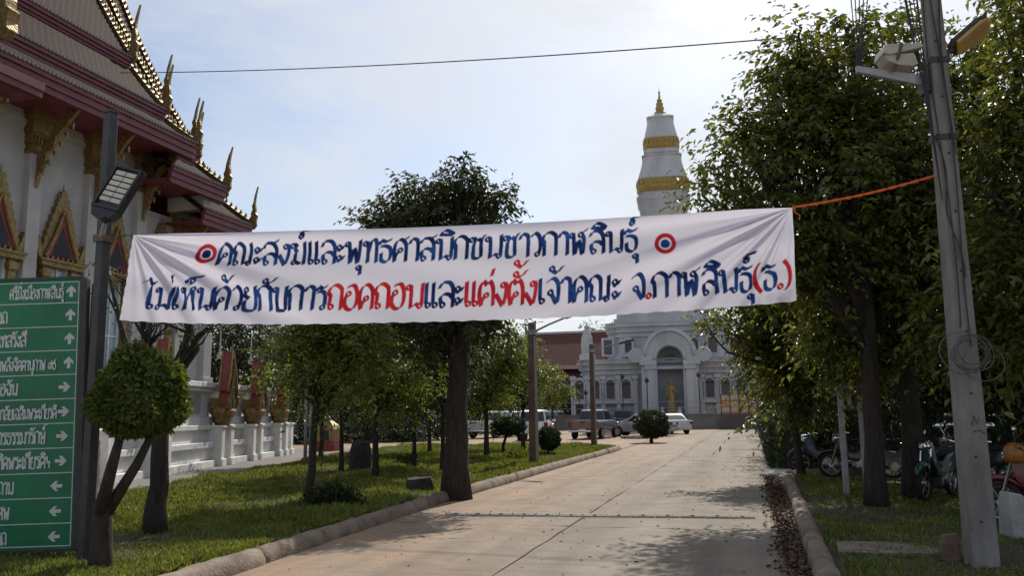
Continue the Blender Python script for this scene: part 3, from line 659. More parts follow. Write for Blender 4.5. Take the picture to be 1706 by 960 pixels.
for i, s in enumerate(SH):
    lab = ['red and gold shrine niche hidden behind the pruned tree trunk, on the podium wall', 'red and gold gabled shrine niche on the podium wall, nearest the pruned tree', 'red and gold gabled shrine niche in the middle of the podium wall', 'small red and gold shrine niche at the far end of the podium wall'][i]
    P_ = A0+wd*s-np.array([-wn_[0], -wn_[1]])*0.45
    sh = thing('shrine_niche', lab, 'shrine', (P_[0], P_[1], 1.30), wang, 'shrine niches along the podium wall'); sh.scale = (0.80, 0.95, 1.15)
    k = 0.92
    MB().lathe([(0.30, 0.0), (0.34, 0.06), (0.42, 0.12), (0.40, 0.2), (0.52, 0.36), (0.56, 0.42), (0.50, 0.5)], 8, (0, 0, 0), 1.05, 0.8, rot=R(22.5)).build('lotus_base', 'gold', sh)
    MB().bb(-0.36, 0.36, -0.28, 0.35, 0.5, 0.80).build('body', 'gold', sh)
    for s_ in (-1, 1): MB().bb(s_*0.38-0.05, s_*0.38+0.05, -0.40, -0.28, 0.5, 0.86).build('column', 'gold', sh)
    MB().prism([(-0.15, 0.52), (-0.15, 0.85), (0, 1.12), (0.15, 0.85), (0.15, 0.52)], lambda a, b, d: (a, d, b), -0.385, -0.27).build('doorway', 'dark', sh)
    for q, (wid, z0, z1, yo) in enumerate(((0.50, 0.62, 1.78, 0.0), (0.40, 1.0, 2.15, 0.10))):
        MB().prism([(-wid, z0), (-wid*0.42, z0+(z1-z0)*0.42), (0, z1), (wid*0.42, z0+(z1-z0)*0.42), (wid, z0)], lambda a, b, d: (a, d, b), -0.36+yo, 0.02+yo*0.6).build('gable_roof', 'red', sh)
        g_ = MB()
        for s_ in (-1, 1):
            g_.tube([(s_*wid*1.02, -0.38+yo, z0-0.02), (s_*wid*0.44, -0.39+yo, z0+(z1-z0)*0.43), (0, -0.38+yo, z1+0.02)], [0.065, 0.06, 0.04], 5)
            g_.tube([(s_*wid*1.0, 0.02+yo*0.6, z0-0.02), (s_*wid*0.44, 0.02+yo*0.6, z0+(z1-z0)*0.43), (0, 0.02+yo*0.6, z1+0.02)], 0.04, 5)
            g_.tube([(s_*wid*1.0, -0.38+yo, z0-0.02), (s_*wid*1.16, -0.38+yo, z0+0.06), (s_*wid*1.2, -0.38+yo, z0+0.26)], [0.05, 0.035, 0.005], 5)
        g_.tube([(0, -0.36+yo, z1-0.05), (0, -0.36+yo, z1+0.34)], [0.06, 0.008], 6)
        g_.build('gable_trim', 'gold', sh)
    MB().lathe([(0.10, 1.95), (0.13, 2.05), (0.05, 2.15), (0.035, 2.3), (0.02, 2.75), (0.004, 2.95)], 8, (0.22, 0.25, 0)).build('spire', 'white', sh)

# ================================================================== STUPA and its base
SX = float(at_y(1118, 640, 82)[0]); SY = 92.0
st = thing('stupa', 'tall white stupa with gold bands rising from a two storey base beyond the car park', 'stupa', (SX-0.92, SY, 0), R(5))
def ringpts(h, z, red=0.2, n=2):
    q = []
    base = [(1, -(1-red)), (1, 1-red), (1-red*0.5, 1-red), (1-red*0.5, 1-red*0.5), (1-red, 1-red*0.5), (1-red, 1)]
    for k in range(4):
        c, s = [(1, 0), (0, 1), (-1, 0), (0, -1)][k]
        for (a, b) in base[1:]:
            q.append((h*(a*c-b*s), h*(a*s+b*c), z))
    return q
def red_loft(name, prof, m, par, red=0.2, **k): return MB().loft([ringpts(h, z, red) for h, z in prof]).build(name, m, par, **k)
red_loft('tower_foot', [(5.6, 10.4), (5.6, 11.2), (5.3, 11.25), (5.3, 11.7), (4.7, 11.8), (4.5, 13.2), (4.7, 13.3), (4.7, 13.8), (4.0, 13.9), (3.7, 15.5), (3.9, 15.6), (3.9, 16.0), (3.1, 16.2), (2.6, 19.0), (2.3, 21.5), (2.36, 22.2), (2.75, 24.25), (2.86, 24.4), (2.86, 24.75), (2.6, 24.8), (2.6, 25.2), (2.7, 25.25)], 'stupa', st)
def bell_ring(h, z, p=5.0, n=32):
    q = []
    for k in range(n):
        t = 2*math.pi*(k+0.5)/n; c, s_ = math.cos(t), math.sin(t); r_ = h/((abs(c)**p+abs(s_)**p)**(1/p)); q.append((r_*c, r_*s_, z))
    return q
def bell(name, prof, m, **k):
    zs = [z for h, z in prof]; hs_ = [h for h, z in prof]; P_ = cat_rom0(prof, 5)
    return MB().loft([bell_ring(h, z) for h, z in P_]).build(name, m, st, smooth='auto', **k)
def cat_rom0(pts, n):
    P_ = np.array(pts, float); Q = np.vstack([2*P_[0]-P_[1], P_, 2*P_[-1]-P_[-2]]); out = []
    for i in range(1, len(Q)-2):
        p0, p1, p2, p3 = Q[i-1], Q[i], Q[i+1], Q[i+2]
        for t in np.linspace(0, 1, n, endpoint=False): out.append(0.5*((2*p1)+(-p0+p2)*t+(2*p0-5*p1+4*p2-p3)*t*t+(-p0+3*p1-3*p2+p3)*t**3))
    out.append(P_[-1]); return out
def gold_ring(z0, z1, h0, h1, h2, n):
    b = bell('gold_band', [(h0, z0), (h1*0.995, z0+(z1-z0)*0.35), (h1, z0+(z1-z0)*0.7), (h2, z1)], 'goldleaf')
    m = MB()
    for k in range(n):
        t = 2*math.pi*(k+0.5)/n; c, s_ = math.cos(t), math.sin(t)
        def rr(h): return h/((abs(c)**5+abs(s_)**5)**0.2)
        w_ = math.pi*h1/n*1.05; zm = z0+(z1-z0)*0.62
        for (za, zb_, ha, hb_) in ((zm, z1+0.10, h1, h2+0.02), (zm-0.04, z0+0.05, h1, h0+0.02)):
            a_, b_ = rr(ha)+0.045, rr(hb_)+0.045
            m.add([(a_*c+w_*s_, a_*s_-w_*c, za), (a_*c-w_*s_, a_*s_+w_*c, za), (b_*c, b_*s_, zb_), ((a_-0.15)*c, (a_-0.15)*s_, za)], [(0, 1, 2), (0, 2, 3), (1, 3, 2), (0, 3, 1)])
    tag(m.build('lotus_petals', 'goldleaf', b), kind='stuff')
gold_ring(25.22, 26.75, 2.55, 2.80, 2.76, 40)
bell('bell', [(2.74, 26.7), (2.62, 27.2), (2.40, 27.9), (2.22, 28.6), (2.12, 29.2), (2.10, 29.45)], 'stupa')
red_loft('neck', [(2.16, 29.42), (2.16, 29.5), (1.82, 29.52), (1.82, 29.75), (1.92, 29.8), (1.92, 30.1), (1.76, 30.12), (1.76, 30.3)], 'stupa', st, 0.12)
gold_ring(30.25, 31.55, 1.74, 1.92, 1.88, 32)
bell('bell', [(1.86, 31.5), (1.78, 32.0), (1.62, 32.7), (1.50, 33.3), (1.43, 33.95)], 'stupa')
red_loft('crown_slab', [(1.48, 33.93), (1.48, 34.08), (0.62, 34.65), (0.55, 34.7)], 'stupa', st, 0.12)
MB().lathe([(0.62, 34.65), (0.66, 34.9), (0.42, 35.1), (0.5, 35.5), (0.36, 35.7), (0.42, 36.0), (0.25, 36.2), (0.32, 36.4), (0.14, 36.6), (0.08, 37.2), (0.14, 37.35), (0.03, 37.5), (0.01, 38.0)], 12).build('finial', 'goldleaf', st)
# lower storey (front face at y=-9), upper storey (front face at y=-6.6)
def storey(h, z0, z1, nm):
    red_loft(nm, [(h+0.25, z0), (h+0.25, z0+0.5), (h+0.1, z0+0.55), (h, z0+0.9), (h, z1-1.5)], 'stupa', st, 0.16)
    m = MB(); red_loft('cornice', [(h+0.02, z1-1.55), (h+0.22, z1-1.5), (h+0.22, z1-1.32), (h+0.1, z1-1.3), (h+0.1, z1-1.1), (h+0.36, z1-1.0), (h+0.36, z1-0.85), (h+0.2, z1-0.83), (h+0.26, z1-0.6), (h+0.55, z1-0.45), (h+0.55, z1-0.28), (h+0.4, z1-0.26), (h+0.5, z1), (h-1.2, z1+0.03)], 'stupa', st, 0.16)
storey(8.7, 0.0, 6.75, 'lower_storey'); storey(6.0, 6.7, 10.65, 'upper_storey')
def arched(cx, z0, z1, hw, n=8): return [(cx-hw, z0)]+[(cx-hw*math.cos(math.pi*i/n), z1-hw+hw*math.sin(math.pi*i/n)) for i in range(n+1)]+[(cx+hw, z0)]
def swin(px, yf, z0, z1, hw, arch=True):
    cx = float(at_y(px, 640, SY+yf)[0])-SX
    f = lambda a, b, d: (a, yf+d, b)
    wn = MB().prism(arched(cx, z0-0.25, z1+0.62, hw*2.0), f, -0.30, 0.06).build('window', 'stupa', st) if arch else MB().prism([(cx-hw*1.5, z0-0.15), (cx-hw*1.5, z1+0.2), (cx+hw*1.5, z1+0.2), (cx+hw*1.5, z0-0.15)], f, -0.16, 0.06).build('window', 'stupa', st)
    if arch:
        MB().prism(arched(cx, z1-0.0, z1+0.48, hw*1.55), f, -0.52, -0.29).build('arch_moulding', 'stupa', wn)
        MB().prism(arched(cx, z1-0.02, z1+0.34, hw*1.15), f, -0.535, -0.50).build('tympanum', 'brown', wn)
        for s in (-1, 1): MB().bb(cx+s*hw*1.6-0.12, cx+s*hw*1.6+0.12, yf-0.55, yf-0.28, z0-0.2, z1+0.05).build('colonnette', 'stupa', wn)
        MB().bb(cx-hw*2.3, cx+hw*2.3, yf-0.65, yf-0.28, z0-0.5, z0-0.25).build('sill', 'stupa', wn)
    MB().prism([(cx-hw, z0), (cx-hw, z1), (cx+hw, z1), (cx+hw, z0)], f, -0.36 if arch else -0.2, -0.15).build('shutter', 'brown', wn)
    MB().bb(cx-0.03, cx+0.03, yf-0.39 if arch else yf-0.23, yf-0.14, z0, z1).build('stile', 'brown', wn)
for px in (970.5, 996, 1021, 1047, 1185, 1211, 1237): swin(px, -8.7, 2.9, 4.4, 0.36)
for px in (1056, 1166): swin(px, -6.0, 7.6, 8.5, 0.3)
for px in (1022, 1197): swin(px, -6.0, 7.4, 8.9, 0.42, False)
for px in (960, 983, 1009, 1034, 1062, 1172, 1198, 1224):
    cx = float(at_y(px, 640, SY-8.7)[0])-SX
    MB().bb(cx-0.2, cx+0.2, -9.25, -8.6, 0.9, 5.15).bb(cx-0.30, cx+0.30, -9.36, -8.6, 4.75, 5.1).bb(cx-0.28, cx+0.28, -9.34, -8.6, 0.85, 1.3).build('pilaster', 'stupa', st)
# projecting porch with the arched niche
pc = 0.0; yf = -10.6
op = arched(pc, 0.6, 7.75, 1.22, 12)
for s in (-1, 1):
    MB().bb(s*1.22, s*2.7, yf, -8.6, 0, 6.4).bb(s*1.5, s*2.2, yf-0.22, yf, 0.6, 5.6).bb(s*1.3, s*2.4, yf-0.3, yf, 0, 0.8).bb(s*1.3, s*2.4, yf-0.32, yf, 5.6, 6.0).bb(s*1.25, s*2.85, yf-0.38, -8.6, 6.0, 6.42).build('porch_pier', 'stupa', st)
hd = []
out = [(-2.75, 6.42)]+[(-2.6*math.cos(math.pi*i/14), 6.9+2.7*math.sin(math.pi*i/14)) for i in range(15)]+[(2.75, 6.42)]
inn = [(1.22, 6.42)]+[(1.22*math.cos(math.pi*i/12), 6.55+1.22*math.sin(math.pi*i/12)) for i in range(13)]+[(-1.22, 6.42)]
MB().prism(out+inn, lambda a, b, d: (a, d, b), yf, -8.0).build('arched_gable', 'stupa', st)
ar = MB().tube([(1.42*math.cos(math.pi*i/14), yf-0.05, 6.5+1.42*math.sin(math.pi*i/14)) for i in range(15)], 0.16, 6).tube([(2.3*math.cos(math.pi*i/14), yf-0.05, 6.9+2.4*math.sin(math.pi*i/14)) for i in range(15)], 0.15, 6)
ar.build('arch_moulding', 'stupa', st, True)
MB().bb(-1.3, 1.3, -8.95, -8.72, 0, 8.2).build('niche_back', mat('niche grey', (0.30, 0.31, 0.33), 0.9), st)
MB().bb(-1.3, 1.3, yf+0.25, -8.9, 5.6, 5.9).build('lintel', 'stupa', st)
MB().lathe([(0.02, 0), (0.62, 0.02), (0.62, 0.10), (0.02, 0.12)], 18, (0, -9.15, 6.75), 1.0, 0.62, axis='y').build('oval_medallion', mat('medallion', (0.10, 0.12, 0.11), 0.6), st)
# scroll shoulders beside the gable
for s in (-1, 1):
    MB().lathe([(0.05, 0), (0.7, 0.0), (0.75, 0.2), (0.7, 0.5), (0.05, 0.5)], 14, (s*3.2, yf+0.3, 6.95), axis='y').build('scroll', 'stupa', st)
# lotus-bud pinnacles on the lower roof corners
for s in (-1, 1):
    MB().lathe([(0.8, 6.75), (0.8, 7.3), (0.55, 7.4), (0.62, 8.2), (0.55, 9.0), (0.35, 9.6), (0.2, 9.9), (0.28, 10.1), (0.05, 10.4)], 10, (s*8.1, -8.0, 0)).build('corner_pinnacle', 'stupa', st)
# golden standing statue in the niche
stt = thing('statue', 'small golden standing robed statue inside the stupa niche', 'statue', (SX, SY-10.0, 1.75))
rings = []
for (z, a, b, y) in ((0.0, 0.34, 0.26, 0), (0.08, 0.36, 0.27, 0), (0.5, 0.33, 0.24, 0), (1.0, 0.34, 0.24, 0), (1.35, 0.32, 0.22, 0), (1.65, 0.30, 0.2, 0), (1.95, 0.38, 0.22, 0), (2.12, 0.40, 0.2, 0), (2.24, 0.20, 0.15, 0), (2.30, 0.11, 0.11, 0), (2.36, 0.12, 0.13, -0.01), (2.48, 0.16, 0.175, -0.02), (2.60, 0.165, 0.18, -0.01), (2.70, 0.12, 0.14, 0), (2.74, 0.075, 0.08, 0), (2.82, 0.06, 0.06, 0), (2.95, 0.01, 0.01, 0)):
    rings.append([(a*math.cos(2*math.pi*k/14), y+b*math.sin(2*math.pi*k/14), z) for k in range(14)])
bd = MB().loft(rings)
bd.tube([(-0.36, 0, 2.05), (-0.44, -0.02, 1.65), (-0.40, -0.12, 1.35), (-0.38, -0.2, 1.1)], [0.10, 0.085, 0.07, 0.055], 8)
bd.tube([(0.36, 0, 2.05), (0.45, -0.04, 1.68), (0.34, -0.26, 1.62), (0.30, -0.34, 1.85), (0.30, -0.36, 2.0)], [0.10, 0.085, 0.065, 0.055, 0.04], 8)
bd.build('figure', 'goldleaf', stt, True)
MB().lathe([(0.55, -0.25), (0.6, -0.12), (0.5, 0.0), (0.38, 0.02)], 12).build('lotus_plinth', 'goldleaf', stt)
al = thing('altar', 'white stepped altar below the golden statue', 'altar', (SX, SY-10.6, 0))
MB().bb(-1.25, 1.25, -0.9, 0.9, 0, 0.5).bb(-0.95, 0.95, -0.7, 0.9, 0.5, 1.1).bb(-1.05, 1.05, -0.8, 0.9, 1.1, 1.25).bb(-0.7, 0.7, -0.2, 0.9, 1.25, 1.48).build('pedestal', 'white', al)
for s in (-1, 1): MB().lathe([(0.16, 1.25), (0.22, 1.5), (0.12, 1.7), (0.2, 1.9), (0.02, 2.0)], 8, (s*0.8, -0.5, 0)).build('vase', 'stupa', al)

# compound wall in front of the stupa, with railing, lamp posts, orange screen
cw = thing('compound_wall', 'low grey compound wall with a thin railing in front of the stupa', 'wall', (-18, 76.5, 0))
MB().bb(-22, 19.8, 0, 0.25, 0, 1.25).bb(-22, 19.8, -0.05, 0.3, 1.25, 1.36).build('wall', mat('compound grey', (0.16, 0.15, 0.145), 0.9, col2=(0.25, 0.24, 0.23), scale=0.9), cw)
for k in range(15): MB().tube([(-2+k*1.45, 0.12, 1.3), (-2+k*1.45, 0.12, 2.55)], 0.035, 5).build('railing_post', 'galv', cw)
for z in (1.9, 2.45): MB().tube([(-2, 0.12, z), (18.3, 0.12, z)], 0.022, 5).build('rail', 'galv', cw)
sc = thing('screen_fence', 'orange and peach panelled screen on the compound wall at the end of the road', 'fence', (-3.9, 75.9, 0))
x0_ = float(at_y(1202, 690, 75.9)[0])+3.9; x1_ = float(at_y(1263, 690, 75.9)[0])+3.9
MB().bb(x0_, x1_, 0.1, 0.16, 1.38, 2.95).build('backing', 'orangepan', sc)
for k in range(4):
    a = x0_+(x1_-x0_)*(k+0.05)/4; b = x0_+(x1_-x0_)*(k+0.95)/4
    for z in (1.45, 1.95, 2.45): MB().bb(a, b, 0.03, 0.10, z, z+0.44).build('panel', ['peach', 'orangepan', 'peach', 'orangepan'][(k+int(z*2)) % 4] if k != 1 else 'peach', sc)
for k in range(5): MB().bb(x0_+(x1_-x0_)*k/4-0.04, x0_+(x1_-x0_)*k/4+0.04, 0.0, 0.12, 0, 3.0).build('post', 'steel', sc)
MB().bb(x0_-0.1, x1_+0.1, -0.1, 0.02, 0, 1.3).build('base_wall', mat('base wall brown', (0.13, 0.11, 0.10), 0.9), sc)
gp = [(966, 'between the parked cars and the corner of the stupa'), (977, 'next to a taller twin near the stupa corner'), (1080, 'left of the golden statue niche'), (1039, 'before the stupa windows'), (1167, 'right of the golden statue niche')]
for i, (px, tx) in enumerate(gp):
    p = at_y(px, 700, 78.0); h = (3.9, 3.2, 4.2, 4.6, 4.6)[i]
    lp = thing('garden_lamp', 'thin black garden lamp post '+tx, 'lamp post', (p[0], 78.0, 0), 0, 'garden lamps before the stupa')
    MB().tube([(0, 0, 0), (0, 0, h)], [0.06, 0.045], 6).build('post', 'steel', lp)
    MB().lathe([(0.05, h), (0.17, h+0.05), (0.2, h+0.3), (0.08, h+0.42), (0.02, h+0.55)], 8).build('lantern', 'steel', lp)
# pavilion with red tiled roofs
pv_ = thing('temple_pavilion', 'temple pavilion with dark red tiled roofs and white gable edging behind the parked cars', 'building', (-28, 104, 0))
def gable_roof(x0, x1, y0, y1, ze, zr, nm='roof'):
    ym = (y0+y1)/2; o = MB().prism([(y0-0.8, ze-0.5), (y0, ze), (ym, zr), (y1, ze), (y1+0.8, ze-0.5), (y1, ze-0.3), (ym, zr-0.35), (y0, ze-0.3)], lambda a, b, d: (d, a, b), x0, x1).build(nm, 'roofred', pv_)
    MB().bb(x0-0.1, x1+0.1, ym-0.12, ym+0.12, zr-0.1, zr+0.16).build('ridge', 'white', o)
    for xx in (x0, x1):
        b = MB().tube([(xx, y0-0.9, ze-0.6), (xx, y0, ze+0.08), (xx, (y0+ym)/2, (ze+zr)/2+0.02), (xx, ym, zr+0.1)], [0.12, 0.14, 0.14, 0.14], 4)
        b.tube([(xx, ym, zr+0.1), (xx, ym-0.1, zr+0.8), (xx, ym-0.5, zr+1.5), (xx, ym-0.35, zr+2.3)], [0.16, 0.11, 0.07, 0.01], 5); b.build('bargeboard', 'white', o)
gable_roof(-14, 0.5, -4, 4, 4.7, 8.8); gable_roof(0.8, 24, -5, 5, 7.2, 11.6); gable_roof(26, 52, -4, 4, 6.0, 10.4); gable_roof(-22, 11.8, -6.5, -1.0, 4.6, 7.4, 'lower_roof')
MB().bb(-21, 51, -3.5, 3.5, 0, 6.5).build('wall', mat('pavilion wall', (0.20, 0.10, 0.085), 0.85), pv_)
for k in range(12): MB().bb(-20+k*2.8, -19.6+k*2.8, -6.4, -6.0, 0, 4.5).build('column', 'white', pv_)
for k in range(11): MB().bb(-19+k*2.8, -17.5+k*2.8, -3.62, -3.48, 0.3, 3.6).build('doorway', 'dark', pv_)

# ================================================================== LETTERING (pen strokes for Thai characters, in hundredths of the letter height)
GL = {
 'ก': (66, '10,0 10,56 3,70 12,92 34,102 54,90 58,74 58,0', ''),
 'ข': (60, '20,92 27,80 22,64 18,50 18,10 28,0 44,2 52,14 52,100', '12,84'),
 'ค': (66, '26,44 14,22 10,0|10,0 8,50 14,84 34,101 53,86 58,62 58,0', '33,50'),
 'ฆ': (74, '18,92 28,82 20,70 27,60 22,48 22,14|26,12 44,4 60,16|62,0 62,100', '11,84 18,10'),
 'ง': (52, '40,90 45,72 41,32 32,0 22,14 3,46', '32,82'),
 'จ': (60, '26,36 46,0 53,42 50,80 32,100 6,84', '21,43'),
 'ฉ': (70, '20,36 30,6 40,20|34,10 44,4 52,8|60,14 62,50 56,84 34,101 8,86', '16,44 54,10'),
 'ช': (66, '18,92 27,82 20,66 18,50 18,10 28,0 44,3 50,14 50,76 66,104|38,88 50,78', '11,84'),
 'ณ': (92, '10,20 12,56 3,70 12,92 30,101 45,88 48,70 48,4|48,6 60,16 70,8|78,16 80,100', '17,11 72,10'),
 'ด': (64, '24,40 14,14 12,0|12,0 4,42 10,83 32,101 52,85 57,60 57,0', '31,44'),
 'ต': (66, '24,38 14,14 12,0|12,0 4,44 8,82 21,99 32,84 43,99 54,84 59,56 59,0', '31,42'),
 'ถ': (66, '10,20 12,56 3,71 14,94 34,102 54,88 58,70 58,0', '18,11'),
 'ท': (66, '18,90 22,76 22,0|22,36 36,90 48,101 58,86 59,0', '11,84'),
 'ธ': (60, '4,76 12,96 32,90 56,100|10,70 28,72 48,62 53,36 46,8 30,0 14,10 12,40', ''),
 'น': (74, '18,90 22,76 22,0|22,2 40,16 52,12|66,14 68,100', '11,84 59,9'),
 'บ': (64, '18,90 20,72 20,8 28,0 48,0 56,10 56,100', '11,84'),
 'พ': (76, '18,90 20,60 24,0 40,66 56,0 66,100', '11,84'),
 'ภ': (66, '10,16 12,56 3,71 14,94 34,102 54,88 58,70 58,0', '3,9'),
 'ม': (74, '18,90 24,76 24,16|24,10 44,18 66,2|66,0 66,100', '11,84 14,9'),
 'ย': (64, '10,78 10,62 26,52|26,52 10,42 9,12 20,0 44,0 55,12 56,100', '17,85'),
 'ร': (50, '4,76 12,96 26,88 46,100|8,72 26,76 40,62 42,18', '34,10'),
 'ล': (66, '12,16 10,40 26,53 46,50 56,38|4,76 16,98 42,100 56,84 60,60 60,0', '19,9'),
 'ว': (50, '40,16 44,50 39,86 22,101 4,84', '32,10'),
 'ศ': (68, '26,44 14,22 10,0|10,0 8,50 14,82 34,98 52,84 58,60 58,0|44,92 70,108', '33,50'),
 'ษ': (70, '18,90 20,72 20,8 28,0 48,0 56,10 56,100|38,40 68,56', '11,84 34,48'),
 'ส': (68, '12,16 10,40 26,53 46,50 56,38|4,76 16,96 42,98 56,82 60,58 60,0|42,94 72,110', '19,9'),
 'ห': (72, '18,90 21,76 21,0|21,36 36,56 50,74|48,80 58,62 61,0', '11,84 55,88'),
 'ฬ': (82, '18,90 20,60 24,0 40,62 55,0 62,60 56,84|52,92 78,110', '11,84 48,86'),
 'อ': (62, '10,58 6,24 20,1 42,2 54,28 54,70 40,99 14,92', '19,64'),
 'ะ': (38, '8,62 20,60 34,80|8,14 20,12 34,34', '12,72 12,26'),
 'า': (46, '4,76 14,97 30,96 39,80 39,0', ''),
 'เ': (30, '10,18 10,100', '18,10'),
 'แ': (58, '10,18 10,100|38,18 38,100', '18,10 46,10'),
 'ไ': (38, '12,18 12,96 34,116 14,112 2,134 -22,118', '20,10'),
 'ฯ': (56, '18,90 22,70 22,50 34,44 48,56 48,0', '12,84'),
 '๔': (64, '34,30 22,10 8,24 12,60 36,64 50,40 48,10 60,90', '40,26'),
 '๙': (64, '14,70 8,40 20,8 46,6 56,40 40,80 60,104', '22,66'),
 '.': (24, '', '10,9'), ' ': (36, '', ''),
 '(': (34, '30,114 12,86 7,46 14,12 30,-8', ''), ')': (34, '4,114 22,86 27,46 20,12 4,-8', ''),
}
MK = {   # marks placed over or under the letter before, x measured from its right edge
 'ิ': ('-56,112 -38,130 -18,126 -2,110 -56,112', ''), 'ี': ('-56,112 -38,130 -18,126 -2,110 -56,112|-4,112 -2,144', ''),
 'ื': ('-56,112 -38,130 -18,126 -2,110 -56,112|-4,112 -2,144|-16,122 -14,144', ''), 'ั': ('-30,112 -14,114 8,138', '-36,122'),
 '็': ('-44,116 -50,128 -28,138 10,150|-38,112 -20,116', '-24,124'), '่': ('-16,120 -8,148', ''), '้': ('-28,128 -14,122 10,148', '-34,138'),
 '์': ('-18,128 -26,146 14,156', '-26,124'), 'ุ': ('-6,-16 -6,-54', '-14,-22'),
}
def cat_rom(pts, n=7):
    P_ = np.array(pts, float)
    if len(P_) < 3: return np.array([P_[0]*(1-t)+P_[-1]*t for t in np.linspace(0, 1, n)])
    Q = np.vstack([2*P_[0]-P_[1], P_, 2*P_[-1]-P_[-2]]); out = []
    for i in range(1, len(Q)-2):
        p0, p1, p2, p3 = Q[i-1], Q[i], Q[i+1], Q[i+2]
        for t in np.linspace(0, 1, n, endpoint=False):
            out.append(0.5*((2*p1)+(-p0+p2)*t+(2*p0-5*p1+4*p2-p3)*t*t+(-p0+3*p1-3*p2+p3)*t**3))
    out.append(P_[-1]); return np.array(out)
def strokes(text):
    """returns list of (polyline in letter heights, is_ring, char index) and the total advance"""
    x = 0.0; out = []; prev_up = False
    def parse(st, rings, ox, oy, ci):
        for s_ in st.split('|'):
            if s_.strip():
                pts = [tuple(float(k) for k in q.split(',')) for q in s_.split()]
                out.append((cat_rom(pts)/100+np.array([ox, oy]), False, ci))
        for q in rings.split():
            a, b = [float(k)/100 for k in q.split(',')]
            out.append((np.array([(a+ox+0.088*math.cos(t), b+oy+0.098*math.sin(t)) for t in np.linspace(0, 2*math.pi, 11)]), True, ci))
    for ci, ch in enumerate(text):
        if ch in MK:
            up = ch in 'ิีืั็'; oy = 0.30 if (ch in '่้์' and prev_up) else 0.0
            parse(MK[ch][0], MK[ch][1], x, oy, ci)
            if up: prev_up = True
        elif ch in GL:
            prev_up = False; parse(GL[ch][1], GL[ch][2], x, 0, ci); x += GL[ch][0]/100
    return out, x
def nib_quads(pl, half, ang, thin):
    """broad-nib pen: quads covering the stroke"""
    nb = half*np.array([math.cos(ang), math.sin(ang)]); q = []
    for a, b in zip(pl[:-1], pl[1:]):
        d = b-a; l = np.linalg.norm(d)
        if l < 1e-6: continue
        d = d/l; pr = np.array([-d[1], d[0]])*thin; off = nb if np.dot(nb, pr) >= 0 else -nb
        o = off+pr; e = d*0.012
        q.append(np.array([a-o-e, b-o+e, b+o+e, a+o-e]))
    return q

# ================================================================== BANNER
PL, PR = np.array([-6.78, 7.55]), np.array([2.10, 9.42])          # the two posts it is strung between
bd_ = PR-PL; bn_ = np.array([bd_[1], -bd_[0]]); bn_ /= np.linalg.norm(bn_)   # bn_ points to the camera side
def on_span(px, py):
    d = ray(px, py); t = np.dot(PL-CAM[:2], bn_)/np.dot(d[:2], bn_); return CAM+d*t
TLc, TRc, BLc, BRc = on_span(222, 392), on_span(1320, 346), on_span(201, 534), on_span(1327, 501)
NU, NV, SS = 1120, 150, 2
Wp, Hp = 1113.0, 152.0        # banner size in letter-layout units
img = np.zeros((NV*SS+1, NU*SS+1), np.uint8)
def fill_quads(qs, val):
    for q in qs:
        p = q*np.array([NU*SS/Wp, NV*SS/Hp])
        x0, y0 = np.floor(p.min(0)).astype(int); x1, y1 = np.ceil(p.max(0)).astype(int)
        x0, y0 = max(x0, 0), max(y0, 0); x1, y1 = min(x1, NU*SS), min(y1, NV*SS)
        if x1 < x0 or y1 < y0: continue
        gx, gy = np.meshgrid(np.arange(x0, x1+1), np.arange(y0, y1+1)); ins = np.ones(gx.shape, bool); sg = 0
        ar = np.cross(p[1]-p[0], p[2]-p[0]); s_ = 1 if ar >= 0 else -1
        for i in range(4):
            a, b = p[i], p[(i+1) % 4]; ins &= s_*((b[0]-a[0])*(gy-a[1])-(b[1]-a[1])*(gx-a[0])) >= -0.4
        img[y0:y1+1, x0:x1+1][ins] = val
def fill_disc(cx, cy, r, val, r2=0.0):
    gx, gy = np.meshgrid(np.arange(NU*SS+1)*Wp/(NU*SS), np.arange(NV*SS+1)*Hp/(NV*SS)); d = np.hypot(gx-cx, gy-cy); img[(d <= r) & (d >= r2)] = val
def letter_line(parts, x0, x1, base, xh):
    tot = sum(strokes(t)[1] for t, c in parts); hs = (x1-x0)/tot; x = x0
    for t, c in parts:
        st_, ad = strokes(t)
        for pl, ring, ci in st_:
            for q in nib_quads(pl, 0.034 if ring else 0.070, R(38), 0.024 if ring else 0.026):
                q2 = np.stack([x+q[:, 0]*hs, base-q[:, 1]*xh], 1); fill_quads([q2], c)
        x += ad*hs
letter_line([('คณะสงฆ์และพุทธศาสนิกชนชาวกาฬสินธุ์', 1)], 152, 862, 54.5, 36)
letter_line([('ไม่เห็นด้วยกับการ', 1), ('ถอดถอน', 2), ('และ', 1), ('แต่งตั้ง', 2), ('เจ้าคณะ จ', 1), ('.', 2), ('กาฬสินธุ์', 1), ('(', 2), ('ธ', 1), ('.)', 2)], 40, 1108, 129.5, 39)
for cx, cy in ((133, 34.5), (906, 45)):
    fill_disc(cx, cy, 17.5, 2, 10.5); fill_disc(cx, cy, 7.6, 1)
cls = np.stack([(img == k).astype(np.float32) for k in (1, 2)], -1)
sm = cls.copy()
for ax in (0, 1): sm = (np.roll(sm, 1, ax)+2*sm+np.roll(sm, -1, ax))/4
sm = sm[::SS, ::SS]
u, v = np.meshgrid(np.linspace(0, 1, NU+1), np.linspace(0, 1, NV+1))
sag_t, sag_b = 0.045, 0.10
tp = TLc[None, None]*(1-u)[..., None]+TRc[None, None]*u[..., None]; bt = BLc[None, None]*(1-u)[..., None]+BRc[None, None]*u[..., None]
tp[..., 2] -= sag_t*4*u*(1-u); bt[..., 2] -= sag_b*4*(u*(1-u))**0.8*1.15*(0.8)
Pb = tp*(1-v)[..., None]+bt*v[..., None]
Lb, Hb = np.linalg.norm(TRc-TLc), np.linalg.norm(TLc-BLc)
xx, zz = u*Lb, v*Hb
